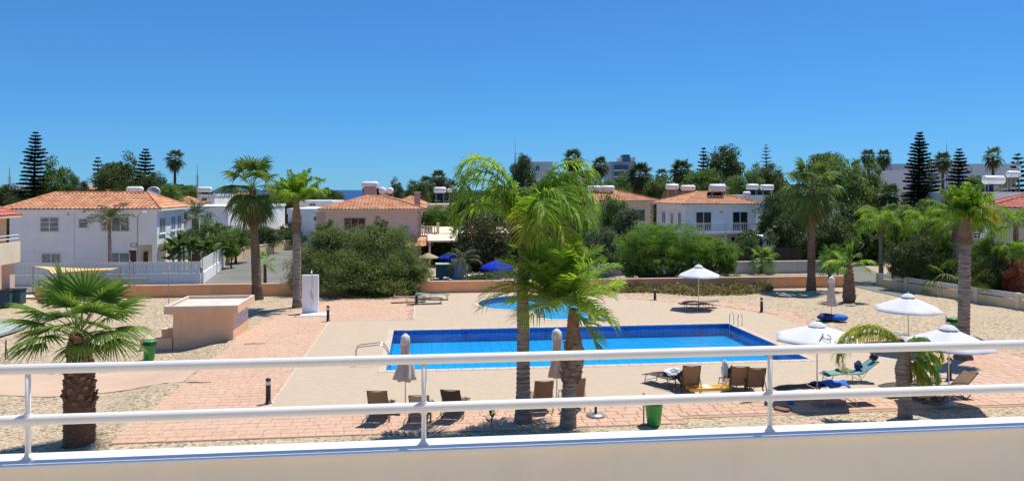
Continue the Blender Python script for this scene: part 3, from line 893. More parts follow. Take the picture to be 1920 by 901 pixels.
g = MB(); g.ball((3.95, -.06, 5.05), (.13, .06, .13), 10, 6); g.build('wall_lamp', M['grey_metal'], RV)
# red roofed villa at the right edge
RR_ = toS(at(1862, 387, 56.5).x, 56.5)
RR = villa('cream_red_roof_villa', 'cream villa with dark red roof at the right edge', RR_[0], RR_[1], 11, 9, 6.12, 1.5, 'cream_wall', 'roof_tile_dark', .6,
    [('f', 2.6, 3.2, 1.5, 1.5, dict(glass='glass_pale')), ('f', 6.2, 3.2, 1.5, 1.5), ('f', 2.6, .6, 1.5, 1.5), ('l', 2, 3.4, 1.2, 1.3)], fascia='cream_wall', rot=R(-30))
g = MB(); g.box((-1.9, .3, 2.75), (0, 4.2, 2.95)); g.box((-1.9, .3, 2.95), (-.001, .44, 3.85)); g.box((-1.9, .441, 2.95), (-1.76, 4.2, 3.85)); g.build('balcony', M['cream_wall'], RR)
g = MB()
for z in (4.05, 4.25): g.tube([(-.05, .37, z), (-1.83, .37, z), (-1.83, 4.1, z)], .03, 8)
g.build('balcony_rail', M['white_paint'], RR)

# plain flat roofed blocks farther off
def block(name, label, px0, px1, top, Y, depth, m, wins=(), cat='building', glass='glass_dark', lip=.25, z0=0.0):
    a, b = at(px0, top, Y), at(px1, top, Y)
    w = (b.x-a.x); hgt = a.z
    r = thing(name, label, cat, (a.x, Y, z0), 0, 'far buildings')
    MB().box((0, 0, 0), (w, depth, hgt-lip-z0)).build('wall', M[m], r)
    g = MB(); g.box((-.12, -.12, hgt-lip-z0), (w+.12, depth+.12, hgt-z0)); g.build('roof_slab', M[m], r)
    for (p0, p1, y0, y1) in wins:
        u0, u1 = (p0-px0)/(px1-px0)*w, (p1-px0)/(px1-px0)*w
        zb, zt_ = at(p0, y1, Y).z - z0, at(p0, y0, Y).z - z0
        window(r, 'f', w, depth, u0, zb, u1-u0, zt_-zb, glass, sill=False)
    return r
block('white_block', 'long white flat roofed block behind the left palms', 318, 428, 386, 84, 10, 'white_wall', [(336, 352, 396, 412), (386, 398, 398, 412)])
block('white_house', 'white house with stepped front behind the fan palm trunk', 428, 500, 384, 100, 8, 'white_wall', [(444, 456, 396, 410)])
block('white_bungalow', 'white bungalow with bright flat roof left of the pink villa', 540, 604, 391, 98, 10, 'white_wall', [(588, 601, 405, 414), (556, 566, 405, 414)], lip=.7)
block('white_annex', 'low white annex with parapet above the bungalow roof', 556, 622, 376, 118, 8, 'white_wall', [(580, 592, 381, 386)])
block('white_tower_house', 'small white house carrying a water tank left of the tall fan palm', 372, 402, 364, 118, 8, 'white_wall', [(378, 388, 370, 377)])
block('beige_block', 'beige flat roofed block between dark trees behind the pink villa', 792, 866, 383, 108, 9, 'cream_wall', [(800, 812, 390, 400), (836, 848, 390, 400)])
block('grey_office', 'blue grey storeyed building behind the trees right of centre', 1145, 1192, 303, 210, 16, 'far_slab', [])
FO = bpy.data.objects['grey_office']
for k, (y0, y1) in enumerate(((309, 318), (321, 330), (333, 341))):
    a, b = at(1151, y0, 210), at(1178, y1, 210); x0 = at(1145, 0, 210).x
    MB().box((a.x-x0, -.06, b.z), (b.x-x0, -.002, a.z)).build('window_band', M['far_slab_dark'], FO)
    MB().box((a.x-x0, -.8, b.z-.35), (b.x-x0+.6, -.07, b.z-.02)).build('balcony_slab', M['far_wall'], FO)
a, b = at(1167, 290, 214), at(1180, 303, 214); x0 = at(1145, 0, 210).x
MB().box((a.x-x0, 3, b.z), (b.x-x0, 8, a.z)).build('roof_room', M['far_slab_dark'], FO)
a, b = at(1160, 296, 214), at(1166, 303, 214); MB().box((a.x-x0, 3, b.z), (b.x-x0, 8, a.z)).build('roof_room', M['cream_wall'], FO)
a, b = at(1181, 295, 214), at(1190, 303, 214); MB().box((a.x-x0, 3, b.z), (b.x-x0, 8, a.z)).build('roof_room', M['cream_wall'], FO)
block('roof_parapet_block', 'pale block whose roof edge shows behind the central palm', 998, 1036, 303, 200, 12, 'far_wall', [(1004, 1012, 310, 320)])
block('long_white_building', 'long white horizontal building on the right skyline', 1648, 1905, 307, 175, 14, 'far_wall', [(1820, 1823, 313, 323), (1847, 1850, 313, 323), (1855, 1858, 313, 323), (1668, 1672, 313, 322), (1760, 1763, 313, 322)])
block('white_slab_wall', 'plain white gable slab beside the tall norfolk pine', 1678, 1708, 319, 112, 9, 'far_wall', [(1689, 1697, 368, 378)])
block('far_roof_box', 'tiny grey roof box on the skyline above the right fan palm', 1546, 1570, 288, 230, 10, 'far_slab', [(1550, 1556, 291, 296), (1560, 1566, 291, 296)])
block('water_tank_block', 'flat roofed block under two water tanks right of the balcony villa', 1396, 1462, 366, 98, 8, 'white_wall', [(1404, 1412, 374, 384)])
block('white_terrace_house', 'white terrace house behind the right red roof', 1770, 1930, 360, 84, 9, 'white_wall', [(1784, 1796, 368, 380), (1824, 1836, 368, 380)])
block('hidden_white_block', 'white block glimpsed through dark trees on the right', 1600, 1640, 348, 104, 8, 'white_wall', [(1612, 1620, 354, 362)])
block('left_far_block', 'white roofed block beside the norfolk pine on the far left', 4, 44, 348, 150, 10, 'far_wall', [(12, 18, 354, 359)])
block('low_white_porch', 'low white porch roof in the dark hedge below the balcony villa', 1430, 1456, 442, 76, 3, 'white_wall', [(1436, 1446, 448, 462)])
# bits of far tiled roofs
def far_roof(label, px0, px1, eave, top, Y, m='roof_tile'):
    a, b = at(px0, eave, Y), at(px1, eave, Y); w = b.x-a.x; rise = at(0, top, Y+3).z - a.z
    r = thing('tiled_house', label, 'house', (a.x, Y, 0), 0, 'villas with tiled roofs')
    MB().box((.4, .4, 0), (w-.4, 6.6, a.z-.02)).build('wall', M['cream_wall'], r)
    hip_roof(r, 0, w, 0, 7, a.z, max(.5, rise), M[m], 2.6, M['cream_wall'])
    window(r, 'f', w, 7, .42*w, a.z-2.2, 1.2, 1.2, nm='window').location = (0, .4, 0)
far_roof('small far house with orange roof right of the white villa', 308, 352, 384, 370, 92)
far_roof('far house with orange roof behind the tall fan palm', 404, 478, 376, 362, 125)
far_roof('second tiled roof behind the pink villa chimney', 735, 792, 384, 369, 96)
far_roof('far brownish tiled house between the left trees', 148, 176, 356, 346, 150)

# ---- roof water tanks, dishes, lamps, masts
def tank(label, px, py, Y, L=1.5, r=.33, stand=1.0, m='tank_white', rz=0.0, panel=True):
    p = at(px, py, Y)
    t = thing('water_tank', label, 'water tank', (p.x, p.y, p.z - r - stand), rz, 'rooftop solar water tanks')
    g = MB(); n = 12
    xs = [(-L/2-.15, .25), (-L/2-.11, .6), (-L/2-.05, .87), (-L/2+.03, 1), (L/2-.03, 1), (L/2+.05, .87), (L/2+.11, .6), (L/2+.15, .25)]
    g.tube([(x, 0, r+stand) for x, _ in xs], [r*k for _, k in xs], 16)
    g.build('tank_body', M[m], t, True)
    g = MB()
    for x in (-L*.32, L*.32): g.tube([(x, 0, r+stand), (x, 0, r+stand+.001)], r, 16, False); g.box((x-.02, -r-.012, stand+r-.04), (x+.02, r+.012, stand+r+.04))
    g.build('tank_strap', M['grey_metal'], t)
    for x in (-L*.36, L*.36):
        for y in (-.28, .28):
            q = MB(); q.box((x-.025, y-.025, -.6), (x+.025, y+.025, stand+r*.5)); q.build('leg', M['grey_metal'], t)
    if panel:
        q = MB(); a = R(40)
        q.add([(-.95, .5, stand*.95), (.95, .5, stand*.95), (.95, 1.9, stand*.95-1.1), (-.95, 1.9, stand*.95-1.1), (-.95, .5, stand*.95-.07), (.95, .5, stand*.95-.07), (.95, 1.9, stand*.95-1.17), (-.95, 1.9, stand*.95-1.17)],
              [(0,1,2,3),(7,6,5,4),(0,4,5,1),(1,5,6,2),(2,6,7,3),(3,7,4,0)])
        q.build('solar_panel', M['solar'], t)
    return t
tank('white tank on the white villa roof ridge', 253, 355, 73, 1.3, .28, .45)
t_ = thing('solar_panel', 'white edged solar collector on the white villa roof', 'solar panel', (at(185, 362, 72).x, 72, 6.6), 0)
g = MB(); g.box((-.7, 0, .35), (.7, .5, .55)); g.build('collector', M['tank_white'], t_); MB().box((-.6, .1, -.3), (.6, .4, .35)).build('stand', M['grey_metal'], t_)
tank('white tank on the small white tower house', 384, 355, 118, 1.9, .4, .25)
tank('big pinkish tank with brick stand on the pink villa roof', 694, 346, 82, 1.5, .34, .75, 'tank_white')
g = MB(); g.box((-.62, -.36, -.3), (.62, .3, .80)); g.build('brick_stand', M['stone_quoin'], bpy.data.objects[[o.name for o in bpy.data.objects if o.get('label') == 'big pinkish tank with brick stand on the pink villa roof'][0]])
tank('short round tank turned end on beside the big pink villa tank', 717, 357, 82, .8, .36, .35, rz=PI/2, panel=False)
tank('small end on tank with dark stand on the pink villa roof', 731, 357, 83, .8, .36, .4, rz=PI/2, panel=False)
tank('white tank on the beige block, left of its pair', 825, 356, 110, 1.5, .42, 1.1)
tank('white tank on the beige block, right of its pair', 850, 357, 111, 1.5, .34, 1.2)
tank('white tank on the cream villa roof nearer the central palm', 1113, 353, 97, 1.5, .36, .3)
tank('white tank on the cream villa roof nearer the balcony villa', 1139, 353, 97, 1.5, .36, .3)
tank('white tank on tall legs left of the balcony villa roof', 1260, 350, 93, 1.35, .35, 1.0)
tank('white tank beside the tall leg tank above the balcony villa roof', 1290, 352, 93, 1.5, .33, .8)
tank('large pinkish white tank on the balcony villa ridge', 1345, 352, 85, 1.6, .42, .35, 'tank_white')
tank('tall stood white tank on the flat block right of the balcony villa', 1411, 350, 99, 1.35, .36, .9)
tank('white tank farthest right on the flat block by the balcony villa', 1438, 351, 99, 1.5, .36, .9)
tank('small low tank behind the balcony villa roof corner', 1400, 363, 96, .7, .28, .2, panel=False)
tank('white tank glimpsed among dark trees on the right', 1617, 340, 106, 1.5, .35, .5, panel=False)
tank('large white tank above the right red roof', 1863, 337, 86, 2.1, .48, .6)
tank('white tank on high stand at the right edge', 1900, 326, 87, 1.3, .36, 1.5)
def dish(label, px, py, Y, r, tilt=.5):
    p = at(px, py, Y); t = thing('satellite_dish', label, 'satellite dish', (p.x, p.y, p.z - r - .5), 0, 'satellite dishes')
    g = MB(); g.tube([(0, 0, -.6), (0, 0, r+.5)], .035, 8); g.build('mast', M['grey_metal'], t)
    g = MB(); prof = [(r*k/6, .28*r*(k/6)**2) for k in range(1, 7)]
    g.lathe(prof + [(p_*1.0, z+.03) for p_, z in reversed(prof)], 18)
    o = g.build('bowl', M['grey_metal'], t, True, (0, -.05, r+.5)); o.rotation_euler = (R(62), 0, R(25))
dish('dark round satellite dish on the white villa roof', 288, 362, 74, .62)
dish('pale satellite dish on roof near the right edge', 1906, 311, 88, .5)
lp = thing('street_lamp', 'slim curved street lamp in front of the white villa', 'street lamp', (gp(258, 533).x, gp(258, 533).y, 0), 0)
tz = at(0, 405, lp.location.y).z
g = MB(); g.tube([(0, 0, 0), (0, 0, tz-.4), (.05, 0, tz), (.2, 0, tz+.25), (.42, 0, tz+.33)], [.06, .045, .04, .035, .03], 8); g.build('pole', M['grey_metal'], lp, True)
g = MB(); g.ball((.52, 0, tz+.32), (.2, .09, .06), 10, 6); g.build('lamp_head', M['tank_white'], lp, True)
for (px, base, top, rr, lab) in ((243, 548, 490, .055, 'thick grey post at the end of the picket fence'), (316, 574, 500, .022, 'thin metal post standing in the gravel behind the kiosk')):
    p = gp(px, base); q = thing('post', lab, 'post', (p.x, p.y, gzw(p)), 0)
    hz_ = at(px, top, p.y).z - gzw(p)
    g = MB(); g.tube([(0, 0, 0), (0, 0, hz_)], rr, 8); g.build('shaft', M['grey_metal'], q); MB().ball((0, 0, hz_), rr*1.4, 8, 6).build('cap', M['grey_metal'], q)
def mast(label, px, top, base, Y, r):
    p = at(px, base, Y); q = thing('antenna_mast', label, 'antenna', (p.x, Y, 0), 0, 'far antenna masts')
    zt_ = at(px, top, Y).z
    g = MB(); g.tube([(0, 0, 0), (0, 0, zt_*.8), (0, 0, zt_)], [r, r, r*.35], 6); g.build('pole', M['grey_metal'], q)
    g = MB()
    for k in range(5): g.box((-r*3, -.05, zt_*(.70+.03*k)), (r*3, .05, zt_*(.70+.03*k)+.12))
    g.build('aerial', M['grey_metal'], q)
mast('tall thin mast on the skyline above the central palm', 966, 262, 350, 190, .08)
mast('white mast on the skyline at far left', 18, 312, 352, 152, .12)
mast('lattice mast on the skyline right of the lone left palm', 370, 308, 360, 135, .09)
mast('thin aerial beside the smaller right norfolk pine', 1775, 268, 330, 120, .07)
# ------------------------------------------------------------------ plants
def crown_np(rx, ry, rz, nclump, nleaf, size, aspect, seed, cr=.16, low=-.55, hang=0.0, shell=.42):
    g = np.random.default_rng(seed)
    d = g.normal(size=(nclump*3, 3)); d /= np.linalg.norm(d, axis=1)[:, None]
    d = d[d[:, 2] > low][:nclump]; n = len(d)
    fr = shell + (1-shell) * g.random(n)**.6
    lump = 1 + .16*np.sin(d[:, 0]*5+seed)*np.cos(d[:, 1]*4+seed*2) + .12*np.sin(d[:, 2]*6+seed)
    cen = d * (fr*lump)[:, None]
    ci = g.integers(0, n, nleaf)
    crs = cr * g.uniform(.6, 1.35, n)
    nn_ = g.normal(size=(nleaf, 3)); nl_ = np.linalg.norm(nn_, axis=1)[:, None]; nn_ *= np.minimum(1, 2.1/np.maximum(nl_, 1e-6))
    p = cen[ci] + nn_ * crs[ci][:, None] * np.array([1, 1, .8])
    p *= np.array([rx, ry, rz])
    u = g.normal(size=(nleaf, 3)); u[:, 2] = u[:, 2]*.7 - hang; u /= np.linalg.norm(u, axis=1)[:, None]
    w = np.cross(u, g.normal(size=(nleaf, 3))); w /= np.linalg.norm(w, axis=1)[:, None]
    L = (size * g.uniform(.6, 1.4, nleaf))[:, None]
    v = np.stack([p - u*L*.5, p + w*L*.5*aspect, p + u*L*.5, p - w*L*.5*aspect], 1).reshape(-1, 3)
    q = np.arange(nleaf*4).reshape(-1, 4)
    return v, q, cen*np.array([rx, ry, rz])
def trunk_mb(hgt, r, ends, lean=(0, 0), n=8, fork=.45):
    mb = MB(); f = Vector((lean[0], lean[1], hgt*fork))
    mb.tube([(0, 0, -.15), (0, 0, .1), f*.5 + Vector((random.uniform(-.1,.1), random.uniform(-.1,.1), 0)), f], [r*1.5, r*1.1, r*.92, r*.8], n)
    for e in ends:
        e = Vector(e); m = f.lerp(e, .5) + Vector((0, 0, -.08*hgt))
        mb.tube([f - Vector((0, 0, .1*r)), m, e], [r*.6, r*.38, r*.12], 6)
    return mb
CR = {}
def unit_crown(key, m, seed, kind):
    k = (key, m, seed)
    if k not in CR:
        if kind == 'far': v, q, c = crown_np(1, 1, 1, 75, 10500, .085, .62, seed, .15, shell=.25)
        elif kind == 'tall': v, q, c = crown_np(1, 1, 1, 75, 10500, .085, .62, seed, .15, -.95, shell=.25)
        else: v, q, c = crown_np(1, 1, 1, 95, 14000, .07, .6, seed, .13, -.9, shell=.3)
        CR[k] = (np_mesh('crown', v, q, M[m]), c)
    return CR[k]
def broad(label, px, top, bot, hw, Y, m='tree_dark', seed=1, name='broadleaf_tree', cat='tree', group='trees among the villas', kind='far', depth=1.0, zbase=0.0, tr=.16):
    a = at(px, top, Y); b = at(px, bot, Y); rx = hw*Y/F; zt_ = a.z; zb = b.z
    rz = max(.6, (zt_-zb)/2); cz = (zt_+zb)/2
    t = thing(name, label, cat, (a.x, Y, zbase), 0, group)
    me, cen = unit_crown('c', m, seed, kind)
    o = put('crown', me, t, (0, 0, cz-zbase)); o.scale = (rx*.93, rx*depth*.93, rz*.93)
    o.rotation_euler = (0, 0, random.uniform(0, 6.28) if depth == 1.0 else 0)
    ends = [(random.uniform(-.5, .5)*rx, random.uniform(-.5, .5)*rx, cz-zbase + random.uniform(-.2, .4)*rz) for _ in range(5)]
    trunk_mb(max(.6, cz-zbase), max(.08, tr*rx*.5), ends).build('trunk', M['bark'], t, True)
    return t

# ---- palms
def leaf_strip(mb, pts, ws, wd):
    """flat tapering blade along pts, widths ws, width direction wd"""
    k = len(mb.v)
    for p, w in zip(pts, ws):
        mb.v.append(tuple(p - wd*w)); mb.v.append(tuple(p + wd*w))
    for i in range(len(pts)-1):
        a = k+2*i; mb.f.append((a, a+1, a+3, a+2)); mb.mi.append(mb.m)
def pinnate(L, el, curl, nl=44, ll=.6, lw=.03, vd=.45, seed=0, u0=.16, leaf='queen', stem='stem_green', r=.022, lift=.25, pw=1.3):
    g = random.Random(seed); mb = MB()
    n = 18; pts = [Vector((0, 0, 0))]; tans = []
    for i in range(n):
        u = (i+.5)/n; a = el - curl*u**pw
        d = Vector((math.cos(a), .05*math.sin(u*3+seed), math.sin(a))).normalized(); tans.append(d)
        pts.append(pts[-1] + d*(L/n))
    tans.append(tans[-1])
    mb.m = 1; mb.tube(pts, [r*(1-.85*i/n) + .003 for i in range(n+1)], 5, False)
    mb.m = 0
    for k in range(nl):
        u = u0 + (1-u0)*(k+.3)/nl
        x = u*n; i = min(int(x), n-1); p = pts[i].lerp(pts[i+1], x-i); T = tans[i]
        side0 = T.cross(Vector((0, 0, 1)));
        side0 = side0.normalized() if side0.length > .05 else Vector((0, 1, 0))
        up = side0.cross(T)
        sz = ll*(.45+.75*math.sin(PI*min(1, .18+.72*u)))*g.uniform(.85, 1.12)
        if u > .8: sz *= 1-(u-.8)*1.9
        for sg in (-1, 1):
            if g.random() < .04: continue
            fw = .45 + .55*u + g.uniform(-.12, .12)
            d = (side0*sg*math.cos(fw*.85) + T*math.sin(fw*.85) + up*(lift + g.uniform(-.2, .3))).normalized()
            dr = vd*g.uniform(.65, 1.3)
            q0 = p; q1 = p + d*sz*.42 + Vector((0, 0, -dr*sz*.12)); q2 = p + d*sz*.74 + Vector((0, 0, -dr*sz*.48)); q3 = p + d*sz*.92 + Vector((0, 0, -dr*sz*1.0))
            wd = (T + up*.25*sg).normalized()
            leaf_strip(mb, [q0, q1, q2, q3], [lw*.35, lw*.5, lw*.38, lw*.05], wd)
    return mb.mesh('frond', [M[leaf], M[stem]])
def fan(Lp, Lf, el, curl=.5, nseg=34, spread=2.0, lw=.05, vd=.3, seed=0, leaf='fan_near', stem='stem_green', r=.02, ndiv=4):
    g = random.Random(seed); mb = MB()
    n = 6; pts = [Vector((0, 0, 0))]
    for i in range(n):
        a = el - curl*((i+.5)/n); pts.append(pts[-1] + Vector((math.cos(a), 0, math.sin(a)))*(Lp/n))
    T = (pts[-1]-pts[-2]).normalized(); Yv = Vector((0, 1, 0)); Nv = T.cross(Yv)
    mb.m = 1; mb.tube(pts, [r*(1-.5*i/n) for i in range(n+1)], 5, False)
    mb.m = 0; p0 = pts[-1]
    tilt = g.uniform(-.25, .25)
    for k in range(nseg):
        ps = -spread + 2*spread*(k+.5)/nseg
        ln = Lf*(1-.30*(abs(ps)/spread)**2)*g.uniform(.93, 1.05)
        cup = .10*abs(ps)
        d = (T*math.cos(ps) + Yv*math.sin(ps) - Nv*(cup + tilt*math.sin(ps)*.5)).normalized()
        sd = (T*-math.sin(ps) + Yv*math.cos(ps)); sd = (sd + Nv*(.55 if k % 2 else -.55)).normalized()
        dr = vd*g.uniform(.6, 1.5)
        us = (.0, .3, .62, .85, 1.0); ws = (.12, .7, .62, .3, .02)
        P = [p0 + d*ln*u + Vector((0, 0, -dr*ln*max(0, u-.25)**2*1.6)) for u in us]
        leaf_strip(mb, P, [lw*.5*w for w in ws], sd)
    return mb.mesh('frond', [M[leaf], M[stem]])
def palm_trunk(pts, rs, ring=.07, amp=.08, n=14, seed=0):
    """ringed trunk along a bent line"""
    pts = [Vector(p) for p in pts]; g = random.Random(seed)
    L = sum((b-a).length for a, b in zip(pts, pts[1:])); m = max(8, int(L/ring))
    P = []; Rr = []
    for i in range(m*2+1):
        u = i/(m*2)*(len(pts)-1); k = min(int(u), len(pts)-2); f = u-k
        P.append(pts[k].lerp(pts[k+1], f)); r = rs[k]*(1-f)+rs[k+1]*f
        Rr.append(r*(1 + amp*(1 if i % 2 else -1)*g.uniform(.4, 1.2)))
    mb = MB(); mb.tube(P, Rr, n); return mb
def boots(root, z0, z1, rfun, n, size, m='boot', pos=lambda z: (0, 0), seed=0, flare=.55):
    g = MB(); w = size*.5
    g.add([(0, -w, 0), (0, w, 0), (size*flare, w*.55, size*.9), (size*flare, -w*.55, size*.9), (-.03, -w, .0), (-.03, w, 0), (size*flare-.05, w*.5, size*1.0), (size*flare-.05, -w*.5, size*1.0)],
          [(0,1,2,3),(7,6,5,4),(0,4,5,1),(3,2,6,7),(1,5,6,2),(0,3,7,4)])
    me = g.mesh('leaf_base', M[m]); rr = random.Random(seed)
    for i in range(n):
        z = z0 + (z1-z0)*(i+.5)/n; a = i*2.399963 + rr.uniform(-.15, .15); r = rfun((z-z0)/(z1-z0))
        x, y = pos(z)
        o = put('leaf_base', me, root, (x + r*math.cos(a)*.97, y + r*math.sin(a)*.97, z)); o.rotation_euler = (rr.uniform(-.15, .15), rr.uniform(-.25, .15), a)
        k = rr.uniform(.8, 1.2); o.scale = (k, k, k)
def fronds(root, top, items, name='frond'):
    """items: (mesh, azimuth, scale, roll, dz)"""
    for me, az, s, roll, dz in items:
        o = put(name, me, root, (top[0] + .06*math.cos(az), top[1] + .06*math.sin(az), top[2] + dz))
        o.rotation_euler = (roll, 0, az); o.scale = (s, s, s)
FR = {}
def cached(key, fn):
    if key not in FR: FR[key] = fn()
    return FR[key]
def washingtonia(label, base, htop, r0, r1, Lp, Lf, n=34, leaf='fan_dark', lod=0, bark='bark_red', skirt=6, group='fan palms', name='fan_palm', emin=-65, emax=82, seed=1, zb=0.0, lean=(0, 0)):
    t = thing(name, label, 'palm tree', (base[0], base[1], zb), 0, group)
    top = (lean[0], lean[1], htop)
    palm_trunk([(0, 0, -.15), (0, 0, .0), (lean[0]*.15, lean[1]*.15, htop*.12), (lean[0]*.6, lean[1]*.6, htop*.6), top], [r0*1.35, r0*1.25, r0, (r0+r1)/2, r1], .10 if lod == 0 else .3, .05, 14 if lod == 0 else 8, seed).build('trunk', M[bark], t, True)
    rr = random.Random(seed)
    ns = (26, 22, 16)[lod]; lw = (.115, .12, .17)[lod]
    els = [R(emin + (emax-emin)*(k+.5)/6) for k in range(6)]
    ms = [cached((leaf, lod, round(Lp/Lf, 1), k, emin), lambda k=k: fan(Lp/Lf, 1.0, els[k], (.6, .6, .55, .45, .3, .12)[k], ns, 1.9, lw/1.0*.95, .55 if k < 4 else .35, k*7+1, leaf, r=.02)) for k in range(6)]
    it = []
    for i in range(n):
        u = 1 - ((i+.5)/n)
        k = min(5, int(u*6)); it.append((ms[k], i*2.399963 + rr.uniform(-.2, .2), Lf*rr.uniform(.88, 1.12), rr.uniform(-.2, .2), (u-.5)*.35))
    fronds(t, top, it)
    if skirt:
        dm = [cached(('dead', lod, k), lambda k=k: fan(.75, .85, R(-50-k*12), .5, 18, 1.2, lw*1.2, .9, k+50, 'dead_leaf', 'stem_tan')) for k in range(2)]
        fronds(t, (top[0], top[1], top[2]-.15), [(dm[i % 2], i*2.1+seed, Lf*rr.uniform(.75, 1.0), rr.uniform(-.2, .2), -.1*rr.random()) for i in range(skirt)], 'dead_frond')
    return t
def queen(label, base, pts, rs, top, spec, leaf='queen', nl=44, ll=.6, lw=.03, vd=.45, bark='bark_grey', group='feather palms', name='feather_palm', sheath=None, zb=0.0, ring=.09, stem='stem_green', lod=0, pw=1.5, u0=.16):
    t = thing(name, label, 'palm tree', (base[0], base[1], zb), 0, group)
    palm_trunk(pts, rs, ring, .075, 14 if lod == 0 else 8, len(label)).build('trunk', M[bark], t, True)
    if sheath:
        z0, z1, r0, r1 = sheath
        palm_trunk([(pts[-1][0], pts[-1][1], z0), (pts[-1][0], pts[-1][1], (z0*2+z1)/3), (pts[-1][0], pts[-1][1], z1)], [r0, r0*1.2, r1], .08, .12, 12, 5).build('leaf_sheath', M['sheath'], t, True)
    for j, sp in enumerate(spec):
        az, el, L, curl = sp[:4]; kw = sp[4] if len(sp) > 4 else {}
        lf = kw.get('leaf', leaf)
        el_, cu_ = round(el/12)*12, round(curl, 1)
        key = (lf, el_, cu_, round(L, 1), nl, ll, vd)
        me = cached(key, lambda: pinnate(L, R(el_), curl, nl, kw.get('ll', ll), lw, kw.get('vd', vd), j*13+len(label), leaf=lf, stem=stem, r=.03*L/3, pw=kw.get('pw', pw), u0=u0))
        o = put('frond', me, t, (top[0]+.08*math.cos(R(az)), top[1]+.08*math.sin(R(az)), top[2] - .25*(1-math.sin(R(max(el, 0))))))
        o.rotation_euler = (random.uniform(-.12, .12), R(el_-el), R(az))
    return t
def ring_spec(n, els, L, curls, seed=1, az0=0.0):
    r = random.Random(seed); out = []
    for i in range(n):
        u = i/max(1, n-1)
        out.append((math.degrees(i*2.399963)+az0+r.uniform(-9, 9), els[0]+(els[1]-els[0])*u + r.uniform(-5, 5), L*r.choice((.86, 1.0, 1.1)), r.choice(curls)))
    return out

# near palms along the pool deck
p = gp(981, 792); sc_ = p.y/F
queen('tall queen palm in the centre with drooping yellow green fronds before the pool', (p.x, p.y), [(0, 0, -.1), (0, 0, 0), (0, 0, .5), (.0, 0, 2.5), (-.02, 0, 4.2), (.03, 0, 5.9)], [.34, .30, .235, .20, .19, .14],
      (.05, 0, 6.15),
      [(178, 77, 3.9, 3.3, dict(pw=3, leaf='queen_lime')), (168, 73, 3.5, 3.1, dict(pw=2.6)), (196, 70, 3.2, 3.0, dict(pw=2.4)), (184, 80, 3.6, 3.4, dict(pw=2.6, leaf='queen_lime')), (4, 75, 3.8, 3.1, dict(leaf='queen_lime', pw=2.8)), (22, 69, 3.5, 2.9, dict(pw=2.4)), (346, 64, 3.1, 2.8, dict(leaf='queen_lime', pw=2.2)), (352, 80, 3.1, 2.9, dict(pw=2.4)), (10, 82, 2.6, 2.2, dict(leaf='queen_lime')),
       (290, 74, 2.6, 3.1, dict(leaf='queen_lime', pw=1.6)), (268, 55, 2.2, 2.6, dict(leaf='queen_yellow', pw=1.3)), (318, 50, 2.2, 2.6, dict(leaf='queen_yellow', pw=1.3)), (60, 76, 3.1, 2.8), (125, 74, 3.0, 2.8), (325, 78, 2.7, 3.1, dict(leaf='queen_lime')), (335, 58, 2.5, 2.7, dict(leaf='queen_lime')),
       (183, 64, 3.1, 2.8, dict(pw=1.8)), (172, 54, 2.8, 2.5, dict(pw=1.6)), (357, 66, 3.1, 2.8, dict(pw=1.8, leaf='queen_lime')), (14, 56, 2.8, 2.5, dict(pw=1.6)), (280, 66, 2.3, 2.9, dict(leaf='queen_lime', pw=1.3))],
      nl=54, ll=.76, lw=.056, vd=.55, sheath=(4.55, 6.3, .165, .12), group='palms on the pool deck', pw=1.9)
p = gp(1065, 800)
queen('shorter bushy queen palm with bright green crown right of the central palm', (p.x, p.y), [(0, 0, -.1), (0, 0, 0), (.02, 0, .6), (.05, 0, 1.45), (.12, 0, 1.75), (.22, 0, 2.3), (.18, 0, 2.9), (.16, 0, 3.45)], [.30, .27, .225, .215, .30, .30, .21, .15],
      (-.18, 0, 4.1),
      [(180, 30, 2.5, 1.1, dict(leaf='queen_yellow')), (194, 24, 2.7, 1.2, dict(leaf='queen_yellow')), (187, 42, 2.4, 1.0, dict(leaf='queen_lime')), (172, 52, 2.3, .9, dict(leaf='queen_lime')), (200, 54, 2.3, 1.1, dict(leaf='queen_lime')), (178, 64, 2.3, .8, dict(leaf='queen_lime')), (350, -40, 1.7, .6)] +
      [(k*137.508 + 20, 84 - 92*(k/27)**1.15, 1.95 if k < 20 else 1.65, (.4, .6, .8)[k % 3], dict(leaf=('queen_lime', 'queen_lime', 'queen_bright')[k % 3])) for k in range(28)],
      nl=36, ll=.80, lw=.052, vd=.30, u0=.07, sheath=(1.5, 3.7, .24, .14), group='palms on the pool deck', bark='bark_grey')
t = [o for o in bpy.data.objects if o.get('label', '').startswith('shorter bushy')][0]
boots(t, 1.35, 2.5, lambda u: .25+.04*math.sin(u*3), 26, .2, 'sheath', lambda z: (.06+.12*(z-1.35), 0), 3)
p = gp(1697, 782)
